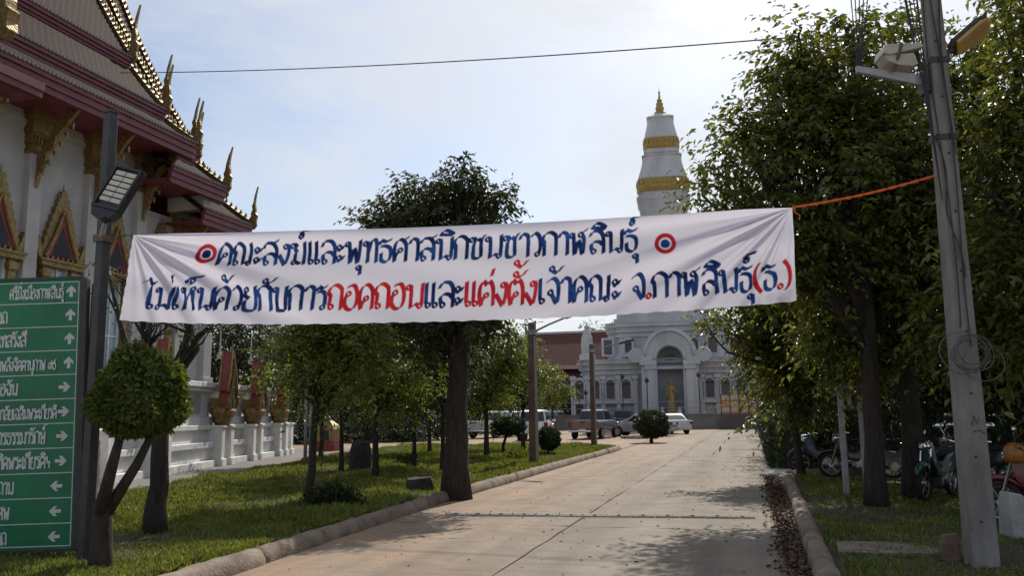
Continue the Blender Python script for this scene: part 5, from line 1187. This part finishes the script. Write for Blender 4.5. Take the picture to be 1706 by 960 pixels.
# ================================================================== MOTORCYCLES
def motorcycle(label, loc, az, body='dark', body_m=None, seed=0):
    r_ = thing('motorcycle', label, 'motorcycle', (loc[0], loc[1], loc[2]), math.pi/2-az, 'motorcycles parked under the trees')
    bm_ = body_m or M['black']
    for x, nm in ((-0.62, 'rear_wheel'), (0.64, 'front_wheel')):
        wv = MB().tube([(x+0.255*math.cos(t), 0, 0.295+0.255*math.sin(t)) for t in np.linspace(0, 2*math.pi, 25)], 0.042, 8, False).build(nm, 'rubber', r_, True)
        sp_ = MB().tube([(x+0.215*math.cos(t), 0, 0.295+0.215*math.sin(t)) for t in np.linspace(0, 2*math.pi, 21)], 0.014, 5, False)
        for k in range(6): sp_.tube([(x, 0, 0.295), (x+0.21*math.cos(k*math.pi/3), 0, 0.295+0.21*math.sin(k*math.pi/3))], 0.012, 4)
        sp_.lathe([(0.05, -0.05), (0.055, 0.05)], 10, (x, 0, 0.295), axis='y'); sp_.build('rim', 'alloy', wv)
        MB().tube([(x+0.325*math.cos(t), 0, 0.295+0.325*math.sin(t)) for t in np.linspace(R(25 if x > 0 else 40), R(150), 9)], [0.03, 0.05, 0.055, 0.06, 0.06, 0.06, 0.055, 0.05, 0.03], 6).build('mudguard', bm_, r_, True)
    for s in (-1, 1): MB().tube([(0.64, s*0.075, 0.295), (0.50, s*0.075, 0.72), (0.44, s*0.07, 0.92)], 0.022, 6).build('fork', 'chrome', r_)
    MB().loft([[(x, -w_, z0), (x, w_, z0), (x, w_*1.1, (z0+z1)/2), (x, w_*0.7, z1), (x, -w_*0.7, z1), (x, -w_*1.1, (z0+z1)/2)] for x, w_, z0, z1 in ((-0.80, 0.07, 0.66, 0.80), (-0.62, 0.12, 0.54, 0.80), (-0.25, 0.14, 0.42, 0.76), (0.0, 0.13, 0.36, 0.62), (0.22, 0.10, 0.40, 0.66), (0.36, 0.12, 0.52, 0.96), (0.46, 0.10, 0.66, 0.98))]).build('fairing', bm_, r_, bevel=0.02, smooth='auto')
    MB().loft([[(x, -w_, z-0.05), (x, w_, z-0.05), (x, w_*0.85, z+0.03), (x, -w_*0.85, z+0.03)] for x, w_, z in ((-0.82, 0.10, 0.86), (-0.55, 0.14, 0.84), (-0.30, 0.13, 0.80), (0.02, 0.12, 0.79), (0.12, 0.08, 0.76))]).build('seat', 'rubber', r_, bevel=0.02, smooth='auto')
    MB().bb(-0.28, 0.10, -0.12, 0.12, 0.24, 0.46).lathe([(0.11, -0.16), (0.11, 0.16)], 12, (-0.05, 0, 0.34), axis='y').build('engine', 'alloy', r_, bevel=0.02)
    MB().tube([(0.0, -0.13, 0.28), (-0.3, -0.16, 0.26), (-0.75, -0.18, 0.40)], [0.025, 0.035, 0.05], 8).build('exhaust', 'chrome', r_, True)
    MB().tube([(0.26, -0.36, 1.0), (0.36, -0.2, 1.02), (0.40, 0, 0.98), (0.36, 0.2, 1.02), (0.26, 0.36, 1.0)], 0.016, 6).build('handlebar', 'chrome', r_)
    MB().lathe([(0.02, 0.10), (0.085, 0.09), (0.10, 0.03), (0.09, -0.08), (0.02, -0.12)], 14, (0.48, 0, 0.90), axis='x').build('headlight', 'chrome', r_, True)
    MB().bb(-0.88, -0.80, -0.06, 0.06, 0.72, 0.80).build('tail_light', 'redlens', r_, bevel=0.01)
    for s in (-1, 1):
        mr_ = MB().tube([(0.33, s*0.24, 1.02), (0.36, s*0.30, 1.18), (0.34, s*0.34, 1.24)], 0.008, 5).lathe([(0.01, -0.02), (0.065, -0.012), (0.065, 0.01), (0.01, 0.018)], 12, (0.33, s*0.36, 1.26), sx=1.3, sy=0.8, axis='x').build('mirror', 'chrome', r_, True)
    MB().tube([(-0.05, 0.14, 0.26), (-0.12, 0.26, 0.02)], 0.012, 5).build('kickstand', 'steel', r_)
    return r_
rdp = paint('red', (0.11, 0.008, 0.012)); blp = paint('navy', (0.02, 0.03, 0.08)); blk = paint('black', (0.014, 0.014, 0.016)); gnp = paint('teal', (0.03, 0.09, 0.08))
motorcycle('dark navy motorcycle standing across the driveway by the slim tree', (1.75, 22.3, 0.0), R(-74), body_m=blp)
motorcycle('grey panelled motorcycle under the trees behind the twin-post frame', (2.9, 19.3, 0.06), R(-40), body_m=gp_)
motorcycle('teal motorcycle with a round chrome headlamp beside the thick dark trunk', (3.05, 16.2, 0.06), R(-150), body_m=gnp)
motorcycle('red motorcycle with a round chrome headlamp next to the teal one', (3.35, 15.2, 0.06), R(-158), body_m=rdp)
motorcycle('black motorcycle with red fairing just past the utility pole', (3.7, 12.4, 0.06), R(-62), body_m=rdp)
motorcycle('black motorcycle squeezed between the navy one and the grey one', (2.35, 20.7, 0.05), R(-78), body_m=blk)
motorcycle('black motorcycle behind the thick dark trunk', (4.0, 17.8, 0.06), R(-60), body_m=blk)
hm = thing('helmet', 'orange motorcycle helmet resting on the seat past the utility pole', 'helmet', (3.30, 12.55, 0.88))
MB().lathe([(0.02, 0.0), (0.11, 0.0), (0.135, 0.06), (0.14, 0.13), (0.12, 0.20), (0.07, 0.25), (0.01, 0.262)], 16).build('shell', 'helmet', hm, True)
MB().loft([[(0.125*math.cos(a)+0.004, 0.13*math.sin(a), z) for a in np.linspace(-0.9, 0.9, 7)]+[(0.15*math.cos(a), 0.15*math.sin(a), z) for a in np.linspace(0.9, -0.9, 7)] for z in (0.08, 0.17)]).build('visor', 'glass', hm)

# ================================================================== SMALL THINGS right of the road
fr = thing('notice_frame', 'weathered grey frame of two posts and a crossboard standing on the right lawn', 'frame', (1.75, 16.4, 0.05))
for x in (-0.17, 0.17): MB().bb(x-0.05, x+0.05, -0.05, 0.05, -0.15, 2.35 if x > 0 else 2.15).build('post', 'conc', fr, bevel=0.008)
MB().bb(-0.26, 0.13, -0.085, -0.051, 1.92, 2.02).build('crossboard', 'conc', fr); MB().bb(-0.06, 0.01, -0.082, -0.055, 1.55, 1.90).build('hanging_board', 'conc', fr)
slb = MB().loft([[(x+rng0.normal()*0.01, y+rng0.normal()*0.01, z) for x, y in ((0, 0), (0.4, -0.02), (0.8, 0.0), (1.06, 0.03), (0.98, 0.72), (0.5, 0.76), (0.05, 0.74))] for z in (0, 0.035, 0.045)]).build('concrete_slab_cover', 'kerb', bevel=0.01)
slb.location = (0.83, 9.85, 0.06); tag(slb, 'flat grey concrete slab lying on the right lawn by the kerb', 'slab')
bk = MB().loft([[(-0.09, -0.06, 0), (0.08, -0.07, 0), (0.09, 0.07, 0), (-0.08, 0.06, 0)], [(-0.085, -0.06, 0.2), (0.08, -0.06, 0.22), (0.08, 0.06, 0.22), (-0.08, 0.06, 0.2)], [(-0.06, -0.05, 0.29), (0.07, -0.05, 0.30), (0.07, 0.05, 0.30), (-0.06, 0.05, 0.28)]]).build('brick', 'brick', bevel=0.012)
bk.location = (1.86, 9.6, 0.05); tag(bk, 'broken brick stood on end beside the utility pole foot', 'brick')
bl = MB().loft([[(-0.2, -0.15, 0), (0.22, -0.15, 0), (0.22, 0.15, 0), (-0.2, 0.15, 0)], [(-0.2, -0.13, 0.3), (0.16, -0.13, 0.3), (0.16, 0.13, 0.3), (-0.2, 0.13, 0.3)], [(-0.18, -0.1, 0.55), (-0.02, -0.1, 0.52), (-0.02, 0.1, 0.52), (-0.18, 0.1, 0.55)]]).build('concrete_block', 'conc', bevel=0.02)
bl.location = (3.05, 11.6, 0.05); bl.rotation_euler = (0, 0, 0.3); tag(bl, 'pale broken concrete block leaning behind the utility pole', 'block')
cn = thing('market_canopy', 'dark blue canopy on thin posts beyond the hedge', 'canopy', (3.1, 31, 0))
MB().prism([(-1.3, 2.15), (-1.3, 2.45), (0, 2.75), (1.3, 2.45), (1.3, 2.15), (1.26, 2.15), (1.26, 2.42), (0, 2.71), (-1.26, 2.42), (-1.26, 2.15)], lambda a, b, d: (d, a, b), -1.4, 2.4).build('cover', 'bluecan', cn)
for x in (-1.3, 2.3):
    for y in (-1.2, 1.2): MB().tube([(x, y, 0), (x, y, 2.45)], 0.03, 6).build('post', 'galv', cn)
# speed bump: a row of short cast segments with slots
sbm = thing('speed_bump', 'narrow pale speed strip in short segments laid across the road', 'speed bump', (0, 0, 0))
b0, b1 = ground(742, 859)[:2], ground(1258, 864)[:2]; nseg = 13
for k in range(nseg):
    a, b = b0+(b1-b0)*(k/nseg), b0+(b1-b0)*((k+1)/nseg); t = unit(b-a); nr = np.array([-t[1], t[0]]); a = a+t*0.008; b = b-t*0.008
    jz = 0.004*math.sin(k*7.1)
    rings = [[(p[0]+nr[0]*o_, p[1]+nr[1]*o_, z+(jz if z > 0.01 else 0)) for o_, z in ((-0.10, -0.01), (-0.085, 0.022), (-0.03, 0.042), (0.03, 0.042), (0.085, 0.022), (0.10, -0.01))] for p in (a, b)]
    sgm = MB().loft(rings).build('segment', 'bump', sbm)
    for q in (0.5,):
        c_ = a*(1-q)+b*q; MB().box((c_[0]-nr[0]*0.055, c_[1]-nr[1]*0.055, 0.034+jz), (0.05, 0.018, 0.012), math.atan2(t[1], t[0])).build('slot', 'dark', sgm)
# small things on the left lawn
def stump(name, label, px, py, prof, seed, cat='stump', sx=1, sy=1):
    b_ = ground(px, py, 0.12); rg = np.random.default_rng(seed); m = MB().lathe(prof, 11, (0, 0, 0), sx, sy)
    m.v = [(x+rg.normal()*0.02, y+rg.normal()*0.02, z+rg.normal()*0.012) for x, y, z in m.v]
    o = m.build(name, 'stone', bevel=0.01); o.location = (b_[0], b_[1], 0.08); tag(o, label, cat); return o
stump('tree_stump', 'low sawn tree stump on the lawn beside the big tree', 698, 818, [(0.30, 0), (0.26, 0.08), (0.245, 0.26), (0.23, 0.29)], 1, sx=1.05)
stump('stone_marker', 'dark tapered stone standing between slim trees on the lawn', 600, 786, [(0.30, 0), (0.29, 0.25), (0.27, 0.6), (0.23, 0.78), (0.12, 0.86)], 2, 'stone')
p_ = ground(508, 778, 0.1)
for i in (0, 1):
    q = thing('steel_pipe_post', ('thicker grey pipe post of the pair at the lawn edge', 'thinner grey pipe post of the pair at the lawn edge')[i], 'post', (p_[0]+0.16*i, p_[1], 0.05), 0, 'pair of pipe posts')
    MB().tube([(0, 0, -0.1), (0, 0, 5.4)], 0.055 if i == 0 else 0.045, 8).build('pipe', 'conc', q, True); MB().lathe([(0.06, 5.4), (0.06, 5.43), (0.01, 5.46)], 8).build('cap', 'galv', q)
    MB().bb(-0.09, 0.09, -0.09, 0.09, 0.03, 0.07).build('footing', 'conc', q)
# little golden spirit house at the far end of the path
p_ = ground(546, 752); gs = thing('spirit_house', 'small golden domed shrine on a red plinth beyond the path', 'shrine', (p_[0], p_[1], 0)); gs.scale = (0.8, 0.8, 0.8)
MB().bb(-0.7, 0.7, -0.55, 0.55, 0, 0.35).bb(-0.6, 0.6, -0.45, 0.45, 0.35, 0.55).build('plinth', 'red', gs)
MB().loft([[(s*w_, t*w_*0.8, z) for s, t in ((-1, -1), (1, -1), (1, 1), (-1, 1))] for z, w_ in ((0.55, 0.52), (1.15, 0.54), (1.2, 0.6), (1.45, 0.48), (1.65, 0.26), (1.75, 0.12), (1.8, 0.14), (2.05, 0.02))]).build('shell', 'gold', gs, bevel=0.03)
MB().prism(arched(0, 0.6, 1.2, 0.26), lambda a, b, d: (a, d, b), -0.47, -0.41).build('opening', 'dark', gs)

# ================================================================== VEGETATION
def lobes_px(base, Y, lst):
    out = []
    for e in lst:
        px, py, r = e[:3]; yo = e[3] if len(e) > 3 else 0.0; sq = e[4] if len(e) > 4 else 0.85
        c = at_y(px, py, Y+yo)-np.array(base); out.append((tuple(c), (r, r, r*sq)))
    return out
def ptree(label, bpx, bpy_, lst, z=0.12, dx=0.0, **k):
    b_ = ground(bpx, bpy_, z); b_[0] += dx; b_ = np.array([b_[0], b_[1], z-0.04]); lb = lobes_px(b_, b_[1], lst)
    h = max(c[2]+r[2] for c, r in lb); return make_tree(label, tuple(b_), h, lb, **k)
def wtree(label, X, Y, lst, z=0.05, **k):
    b_ = np.array([X, Y, z-0.05]); lb = lobes_px(b_, Y, lst); h = max(c[2]+r[2] for c, r in lb); return make_tree(label, tuple(b_), h, lb, **k)
def ntree(label, X, Y, h, rad, n=5, seed=0, low=0.25, **k):
    rg = np.random.default_rng(seed+100); lb = []
    for i in range(n):
        a = rg.random()*6.28; q = rg.random(); zz_ = h*(low+(0.92-low)*(i+0.5)/n)
        rr = rad*(0.55+0.35*rg.random())*(1-0.35*abs((i+0.5)/n-0.45)); lb.append(((rad*0.5*math.cos(a), rad*0.5*math.sin(a), zz_), (rr, rr, rr*0.8)))
    return make_tree(label, (X, Y, 0), h, lb, seed=seed, **k)
# --- left lawn
ptree('big spreading tree with a thick dark trunk at the kerb, rising behind the banner', 765, 822,
      [(705, 352, 0.78), (768, 318, 0.55), (650, 366, 0.40), (808, 338, 0.40), (740, 400, 1.0, 0.3), (670, 430, 0.9, 0.3), (815, 430, 0.75), (770, 285, 0.26), (622, 378, 0.26), (832, 322, 0.22), (700, 500, 1.1), (800, 510, 0.9, -0.2), (740, 545, 0.8, 0.4)],
      leaf='leaf_b', ll=0.15, n_clump=640, per=46, cr=0.155, tr=0.25, droop=0.45, seed=21, fork=0.5, dx=-0.06, lean=(0.06, 0), wr=0.36, tseg=12, fill=0.42)
ptree('pruned tree with stout forking branches and few leaves beside the podium wall', 260, 888,
      [(215, 470, 0.35), (300, 500, 0.45), (350, 540, 0.30), (255, 520, 0.4), (330, 470, 0.4), (180, 450, 0.2)], leaf='leaf_b', ll=0.07, n_clump=70, per=22, cr=0.12, tr=0.14, seed=22, fork=0.52, lean=(0.0, 0), droop=0.2, tseg=10, bark='bark')
tb = ground(165, 948, 0.12)
def topiary(label, base, c, rad, n, ll, tr, seed, stems=1, leaf='leaf_t', name='clipped_shrub', dome=None, cat='shrub'):
    rg = np.random.default_rng(seed); root = thing(name, label, cat, tuple(base))
    c = np.array(c)-np.array(base); d = unit(rg.normal(size=(n, 3)))
    lump = 1+0.09*np.sin(d[:, 0]*5+seed)*np.sin(d[:, 2]*4+1)+0.08*np.sin(d[:, 1]*6+d[:, 0]*3+seed*2)+0.05*np.sin(d[:, 2]*13+d[:, 0]*9)
    r_ = (0.90+0.14*rg.random(n)**2+0.10*(rg.random(n) < 0.05)*rg.random(n))*lump; bot = np.where(d[:, 2] < -0.3, 0.92, 1.0)
    Dz = np.tile(np.array(rad), (n, 1))
    if dome: Dz[:, 2] = np.where(d[:, 2] < 0, dome, rad[2])
    P = c+d*Dz*(r_*bot)[:, None]; A = d*0.7+rg.normal(size=(n, 3))*0.6; A[:, 2] -= 0.15
    V, Fi = leaf_geo(P, A, d+rg.normal(size=(n, 3))*0.5, ll*(0.6+0.8*rg.random(n)), 0.45)
    mesh_np('crown', V, Fi, leaf, root, 'stuff')
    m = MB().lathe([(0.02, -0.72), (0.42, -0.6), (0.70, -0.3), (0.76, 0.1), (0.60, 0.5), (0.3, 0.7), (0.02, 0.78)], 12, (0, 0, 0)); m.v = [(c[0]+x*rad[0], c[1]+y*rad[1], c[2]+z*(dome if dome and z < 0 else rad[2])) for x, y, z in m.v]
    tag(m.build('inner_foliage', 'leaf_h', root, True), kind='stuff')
    t = MB()
    zf = (c[2]-(dome or rad[2]))*0.5
    if stems > 1:
        t.tube([(0, 0, -0.12), (0.015, 0, zf*0.3), (-0.01, 0.01, zf*0.7), (0.01, 0, zf*1.05)], [tr*1.95, tr*1.55, tr*1.45, tr*1.2], 10)
        for s in range(stems):
            a = 6.28*s/stems+0.7; tp_ = c+np.array([math.cos(a)*rad[0]*0.5, math.sin(a)*rad[1]*0.5, -(dome*0.2 if dome else 0)])
            st0 = np.array([math.cos(a)*tr*0.6, math.sin(a)*tr*0.5, zf*0.85]); mid = st0*0.45+tp_*0.55+np.array([0.03*math.sin(s*5), 0, -0.06])
            t.tube([st0, mid, tp_], [tr*0.95, tr*0.7, tr*0.4], 8)
    else:
        t.tube([(0, 0, -0.12), (0.01, 0, zf), tuple(c-np.array([0, 0, rad[2]*0.5]))], [tr*1.25, tr, tr*0.7], 8)
    t.build('trunk', 'bark', root, True); return root
tc_ = at_y(230, 686, tb[1]+0.05)
topiary('clipped flat-domed shrub tree on dark twisted stems beside the green sign', (tb[0], tb[1], 0.1), tc_, (0.44, 0.44, 0.60), 24000, 0.058, 0.07, 5, 3, dome=0.24, name='clipped_tree', cat='tree')
b_ = ground(913, 758, 0.12); topiary('small clipped ball shrub on a thin stem near the taller street lamp', (b_[0], b_[1], 0.1), at_y(914, 732, b_[1]), (0.40, 0.4, 0.38), 3500, 0.09, 0.04, 6, leaf='leaf_h')
b_ = ground(1085, 735, 0.1); topiary('large dark clipped ball shrub on its own round island before the silver sedan', (b_[0], b_[1]-0.0, 0.1), at_y(1086, 708, b_[1]), (0.88, 0.85, 0.66), 6000, 0.12, 0.09, 7, leaf='leaf_h')
b_ = ground(838, 757, 0.12); topiary('flat dark clipped shrub on a slim trunk in front of the white vehicles', (b_[0], b_[1], 0.1), at_y(846, 711, b_[1]), (0.62, 0.5, 0.34), 3000, 0.09, 0.06, 8, leaf='leaf_h')
def bush(label, px, py, rad, n, ll, seed, leaf='leaf_d', z=0.1, name='bush'):
    rg = np.random.default_rng(seed); b_ = ground(px, py, z); root = thing(name, label, 'bush', (b_[0], b_[1], z-0.03))
    d = unit(rg.normal(size=(n, 3))); d[:, 2] = abs(d[:, 2]); r_ = rg.random(n)**0.4
    P = d*np.array(rad)*r_[:, None]*(0.8+0.4*rg.random((n, 1))); A = d*0.8+rg.normal(size=(n, 3))*0.6; A[:, 2] += 0.25
    V, Fi = leaf_geo(P, A, rg.normal(size=(n, 3))+np.array([0, 0, 0.5]), ll*(0.5+rg.random(n)), 0.35); mesh_np('foliage', V, Fi, leaf, root, 'stuff')
    t = MB()
    for k in range(9):
        a = k*0.7; t.tube([(0, 0, -0.05), (rad[0]*0.3*math.cos(a), rad[1]*0.3*math.sin(a), rad[2]*0.4), (rad[0]*0.65*math.cos(a), rad[1]*0.65*math.sin(a), rad[2]*0.75)], [0.015, 0.01, 0.004], 4)
    t.build('stems', 'bark', root)
bush('low dark leafy bush at the foot of the slim leaning tree', 553, 850, (0.48, 0.4, 0.42), 2600, 0.075, 31)
bush('small weedy bush on the lawn behind the big tree', 862, 768, (0.5, 0.4, 0.4), 900, 0.10, 32, 'leaf_y')
bush('small leafy bush on the lawn under the middle trees', 675, 776, (0.5, 0.4, 0.35), 900, 0.09, 33)
SL = dict(leaf='leaf_y', ll=0.12, cr=0.20, droop=0.3, bark='bark')
ptree('slim leaning tree with pale green leaves and a bush at its foot', 515, 845, [(492, 585, 0.42), (530, 565, 0.6), (580, 610, 0.5), (520, 645, 0.33), (478, 625, 0.26, 1.0), (545, 510, 0.6), (600, 560, 0.5)], n_clump=190, per=36, tr=0.075, seed=41, fork=0.5, lean=(0.05, 0.1), **SL)
ptree('slender tree with two crooked stems behind the dark stone', 570, 792, [(590, 640, 0.6), (545, 595, 0.8), (620, 595, 0.7), (580, 550, 0.8), (640, 650, 0.5)], n_clump=190, per=36, tr=0.06, seed=42, stems=2, fork=0.4, **SL)
ptree('straight slender tree right of the dark stone on the lawn', 625, 800, [(640, 585, 0.95), (600, 555, 0.9), (685, 615, 0.8), (655, 660, 0.6), (620, 640, 0.6)], n_clump=250, per=38, tr=0.085, seed=43, fork=0.5, **SL)
ptree('thin tree with drooping dark foliage behind the sawn stump', 690, 778, [(690, 620, 0.8), (725, 585, 0.8), (660, 570, 0.8), (700, 670, 0.55)], leaf='leaf_d', ll=0.13, n_clump=200, per=38, cr=0.2, tr=0.07, seed=44, fork=0.45)
ptree('thin tree close behind the big trunk with dark leaves', 738, 784, [(735, 640, 0.7), (760, 590, 0.8), (720, 560, 0.7)], leaf='leaf_d', ll=0.13, n_clump=150, per=36, cr=0.2, tr=0.07, seed=45, fork=0.45)
ptree('sunlit leafy tree between the big trunk and the flat clipped shrub', 811, 762, [(815, 620, 0.95), (850, 590, 0.8), (800, 660, 0.8), (830, 560, 0.8)], n_clump=210, per=36, tr=0.10, seed=46, fork=0.42, **dict(SL, ll=0.15, cr=0.24))
ptree('bright leafy tree close to the taller street lamp', 872, 750, [(855, 640, 0.9), (835, 610, 0.9), (878, 605, 0.75), (868, 570, 0.55), (905, 630, 0.5)], n_clump=200, per=36, tr=0.09, seed=47, fork=0.45, **dict(SL, ll=0.16, cr=0.26))
ptree('low frangipani-like tree with yellow-green leaves before the red pavilion', 921, 722, [(915, 660, 1.0), (938, 648, 0.8), (900, 640, 0.7), (925, 632, 0.6)], z=0.0, n_clump=90, per=30, tr=0.10, seed=48, fork=0.45, **dict(SL, ll=0.24, cr=0.3))
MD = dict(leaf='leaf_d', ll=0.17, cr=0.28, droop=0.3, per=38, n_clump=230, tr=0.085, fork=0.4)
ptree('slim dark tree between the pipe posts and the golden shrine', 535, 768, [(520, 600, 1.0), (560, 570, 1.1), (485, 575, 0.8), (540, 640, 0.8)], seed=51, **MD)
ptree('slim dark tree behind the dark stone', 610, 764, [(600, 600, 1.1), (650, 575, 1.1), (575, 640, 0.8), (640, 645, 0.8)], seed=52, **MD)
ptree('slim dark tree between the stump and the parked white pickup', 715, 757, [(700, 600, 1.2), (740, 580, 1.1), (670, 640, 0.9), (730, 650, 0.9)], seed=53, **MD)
# --- trees behind the lawn and the podium wall
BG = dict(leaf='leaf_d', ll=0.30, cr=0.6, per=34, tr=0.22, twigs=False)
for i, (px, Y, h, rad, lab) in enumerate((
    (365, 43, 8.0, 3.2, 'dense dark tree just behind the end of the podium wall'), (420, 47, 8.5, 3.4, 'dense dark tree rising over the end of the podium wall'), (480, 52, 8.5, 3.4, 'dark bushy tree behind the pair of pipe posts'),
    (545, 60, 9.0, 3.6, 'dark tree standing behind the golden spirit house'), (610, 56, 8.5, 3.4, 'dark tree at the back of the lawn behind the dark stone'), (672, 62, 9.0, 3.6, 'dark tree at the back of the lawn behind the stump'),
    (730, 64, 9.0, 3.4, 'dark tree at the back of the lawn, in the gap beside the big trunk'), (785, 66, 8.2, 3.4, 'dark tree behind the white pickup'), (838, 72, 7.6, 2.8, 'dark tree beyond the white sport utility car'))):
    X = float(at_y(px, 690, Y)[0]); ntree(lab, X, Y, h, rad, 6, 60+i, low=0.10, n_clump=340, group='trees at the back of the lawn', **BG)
for i, (px, Y, rx, h, lab) in enumerate(((500, 44, 2.6, 2.0, 'dark shrub mass behind the pair of pipe posts'), (590, 46, 3.0, 2.2, 'dark shrub mass at the back of the lawn behind the dark stone'), (660, 47, 2.6, 1.9, 'dark shrub mass at the back of the lawn left of the stump'), (715, 50, 2.6, 2.1, 'dark shrub mass in the gap left of the big trunk'), (410, 40, 2.6, 2.4, 'dark shrub mass beyond the last shrine niche'))):
    X = float(at_y(px, 700, Y)[0]); lb = [((k*rx*0.5, 0.3*math.sin(k*3), h*0.42), (rx*0.42, 0.8, h*0.52)) for k in (-1, 0, 1)]
    make_tree(lab, (X, Y, 0), h, lb, name='shrub', cat='shrub', group='shrubs at the back of the lawn', seed=200+i, leaf='leaf_d', ll=0.2, n_clump=150, per=36, cr=0.28, tr=0.06, fork=0.15, twigs=False)
ntree('far tree crown showing above the pavilion ridge', float(at_y(978, 560, 128)[0]), 128, 15.0, 3.6, 5, 75, low=0.5, n_clump=170, **dict(BG, ll=0.4))
# --- right side
RT = dict(leaf='leaf_r', ll=0.165, cr=0.22, droop=0.42, wr=0.44)
ptree('slim dark tree leaning over the driveway mouth', 1338, 797, [(1305, 560, 0.9), (1292, 630, 0.65), (1315, 460, 1.1), (1215, 540, 0.42), (1350, 640, 0.9, 0.6), (1325, 690, 0.45), (1165, 538, 0.28), (1270, 490, 0.75), (1255, 575, 0.4)], z=0.05, n_clump=330, per=44, tr=0.085, seed=81, fork=0.5, lean=(-0.35, 0), **RT)
ptree('tall leafy tree with a bent trunk behind the twin-post frame', 1460, 842, [(1345, 150, 0.95), (1300, 255, 1.05), (1400, 300, 1.3), (1232, 210, 0.45), (1200, 290, 0.42), (1170, 325, 0.35), (1420, 70, 0.75), (1280, 390, 1.05), (1390, 190, 1.0), (1330, 60, 0.40), (1225, 360, 0.75), (1370, 420, 1.0), (1310, 110, 0.5), (1440, 180, 1.0)], z=0.07, n_clump=470, per=42, tr=0.17, seed=82, fork=0.38, lean=(0.1, 0.1), tseg=10, **RT)
ptree('thick-trunked leafy tree behind the teal motorcycle', 1527, 832, [(1500, 190, 1.1), (1480, 350, 1.3), (1560, 300, 1.3), (1450, 480, 1.2), (1560, 450, 1.3), (1480, 90, 0.8), (1620, 170, 0.7), (1500, 560, 1.0), (1400, 560, 0.9), (1640, 60, 0.6, 0.5), (1590, 110, 0.6)], z=0.07, n_clump=560, per=44, tr=0.20, seed=83, fork=0.35, tseg=10, **RT)
wtree('leafy tree overhanging the lawn past the utility pole', 4.3, 12.9, [(1650, 200, 0.8), (1690, 110, 0.65), (1660, 330, 0.95), (1720, 250, 1.0), (1640, 450, 0.95), (1715, 420, 1.1), (1690, 560, 0.9), (1600, 540, 0.8, 0.8), (1780, 150, 1.0), (1760, 520, 1.0), (2050, 200, 1.5, -2.5), (2150, 0, 1.6, -3.5), (1900, 350, 1.3, -1.0), (1800, -200, 1.5, -2.5), (1950, -400, 1.7, -3.5), (1700, 20, 0.6)], z=0.07, n_clump=680, per=40, tr=0.17, seed=84, fork=0.42, **RT)  # crown lobes out of view, overhead and nearer, are added to darken the right lawn
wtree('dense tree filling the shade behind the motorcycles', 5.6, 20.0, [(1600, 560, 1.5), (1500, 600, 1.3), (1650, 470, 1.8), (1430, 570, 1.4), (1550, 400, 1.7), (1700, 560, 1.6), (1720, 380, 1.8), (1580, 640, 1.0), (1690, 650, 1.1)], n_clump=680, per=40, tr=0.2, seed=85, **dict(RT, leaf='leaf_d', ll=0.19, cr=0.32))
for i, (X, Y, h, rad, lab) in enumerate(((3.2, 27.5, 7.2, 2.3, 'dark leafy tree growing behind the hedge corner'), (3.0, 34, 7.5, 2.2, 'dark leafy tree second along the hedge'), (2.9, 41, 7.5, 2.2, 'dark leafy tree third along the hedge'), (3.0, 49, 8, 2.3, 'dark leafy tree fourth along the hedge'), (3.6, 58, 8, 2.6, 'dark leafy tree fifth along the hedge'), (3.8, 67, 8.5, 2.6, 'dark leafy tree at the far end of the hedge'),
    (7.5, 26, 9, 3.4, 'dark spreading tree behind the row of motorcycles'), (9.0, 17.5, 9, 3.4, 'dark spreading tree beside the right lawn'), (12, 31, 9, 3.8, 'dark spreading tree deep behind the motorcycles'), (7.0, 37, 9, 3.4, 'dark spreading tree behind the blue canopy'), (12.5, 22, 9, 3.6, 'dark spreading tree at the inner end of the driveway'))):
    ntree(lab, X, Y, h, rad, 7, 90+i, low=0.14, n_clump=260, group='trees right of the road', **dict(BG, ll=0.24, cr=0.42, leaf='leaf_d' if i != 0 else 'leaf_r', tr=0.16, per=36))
# hedges
def hedge(label, x0, x1, y0, y1, h, n, ll, seed):
    rg = np.random.default_rng(seed); root = thing('hedge', label, 'hedge', ((x0+x1)/2, (y0+y1)/2, 0)); lx, ly = (x1-x0)/2, (y1-y0)/2
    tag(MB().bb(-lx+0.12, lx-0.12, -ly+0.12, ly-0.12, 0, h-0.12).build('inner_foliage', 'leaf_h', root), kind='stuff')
    ar = np.array([2*ly*h, 2*ly*h, 2*lx*h, 2*lx*h, 4*lx*ly]); f = rg.choice(5, n, p=ar/ar.sum()); a = rg.random(n)*2-1; b = rg.random(n)
    P = np.zeros((n, 3)); D = np.zeros((n, 3))
    for k, (dx_, dy_) in enumerate(((-1, 0), (1, 0), (0, -1), (0, 1))):
        s = f == k; P[s, 0] = dx_*lx if dx_ else a[s]*lx; P[s, 1] = dy_*ly if dy_ else a[s]*ly; P[s, 2] = b[s]*h; D[s] = (dx_, dy_, 0)
    s = f == 4; P[s, 0] = a[s]*lx; P[s, 1] = (b[s]*2-1)*ly; P[s, 2] = h; D[s] = (0, 0, 1)
    P += rg.normal(size=(n, 3))*0.05; P[:, 2] = np.maximum(P[:, 2], 0.02)
    V, Fi = leaf_geo(P, D*0.6+rg.normal(size=(n, 3))*0.6, D+rg.normal(size=(n, 3))*0.5, ll*(0.5+rg.random(n)), 0.5)
    mesh_np('foliage', V, Fi, 'leaf_h', root, 'stuff'); return root
hedge('clipped dark hedge at the corner of road and driveway', 0.55, 1.75, 24.9, 36, 1.2, 9000, 0.11, 1)
hedge('long dark hedge running on along the right side of the road', 0.65, 1.6, 36.4, 72, 1.3, 12000, 0.15, 2)
hedge('dark hedge closing the driveway behind the motorcycles', 2.0, 13, 25.0, 26.2, 1.5, 12000, 0.12, 3)
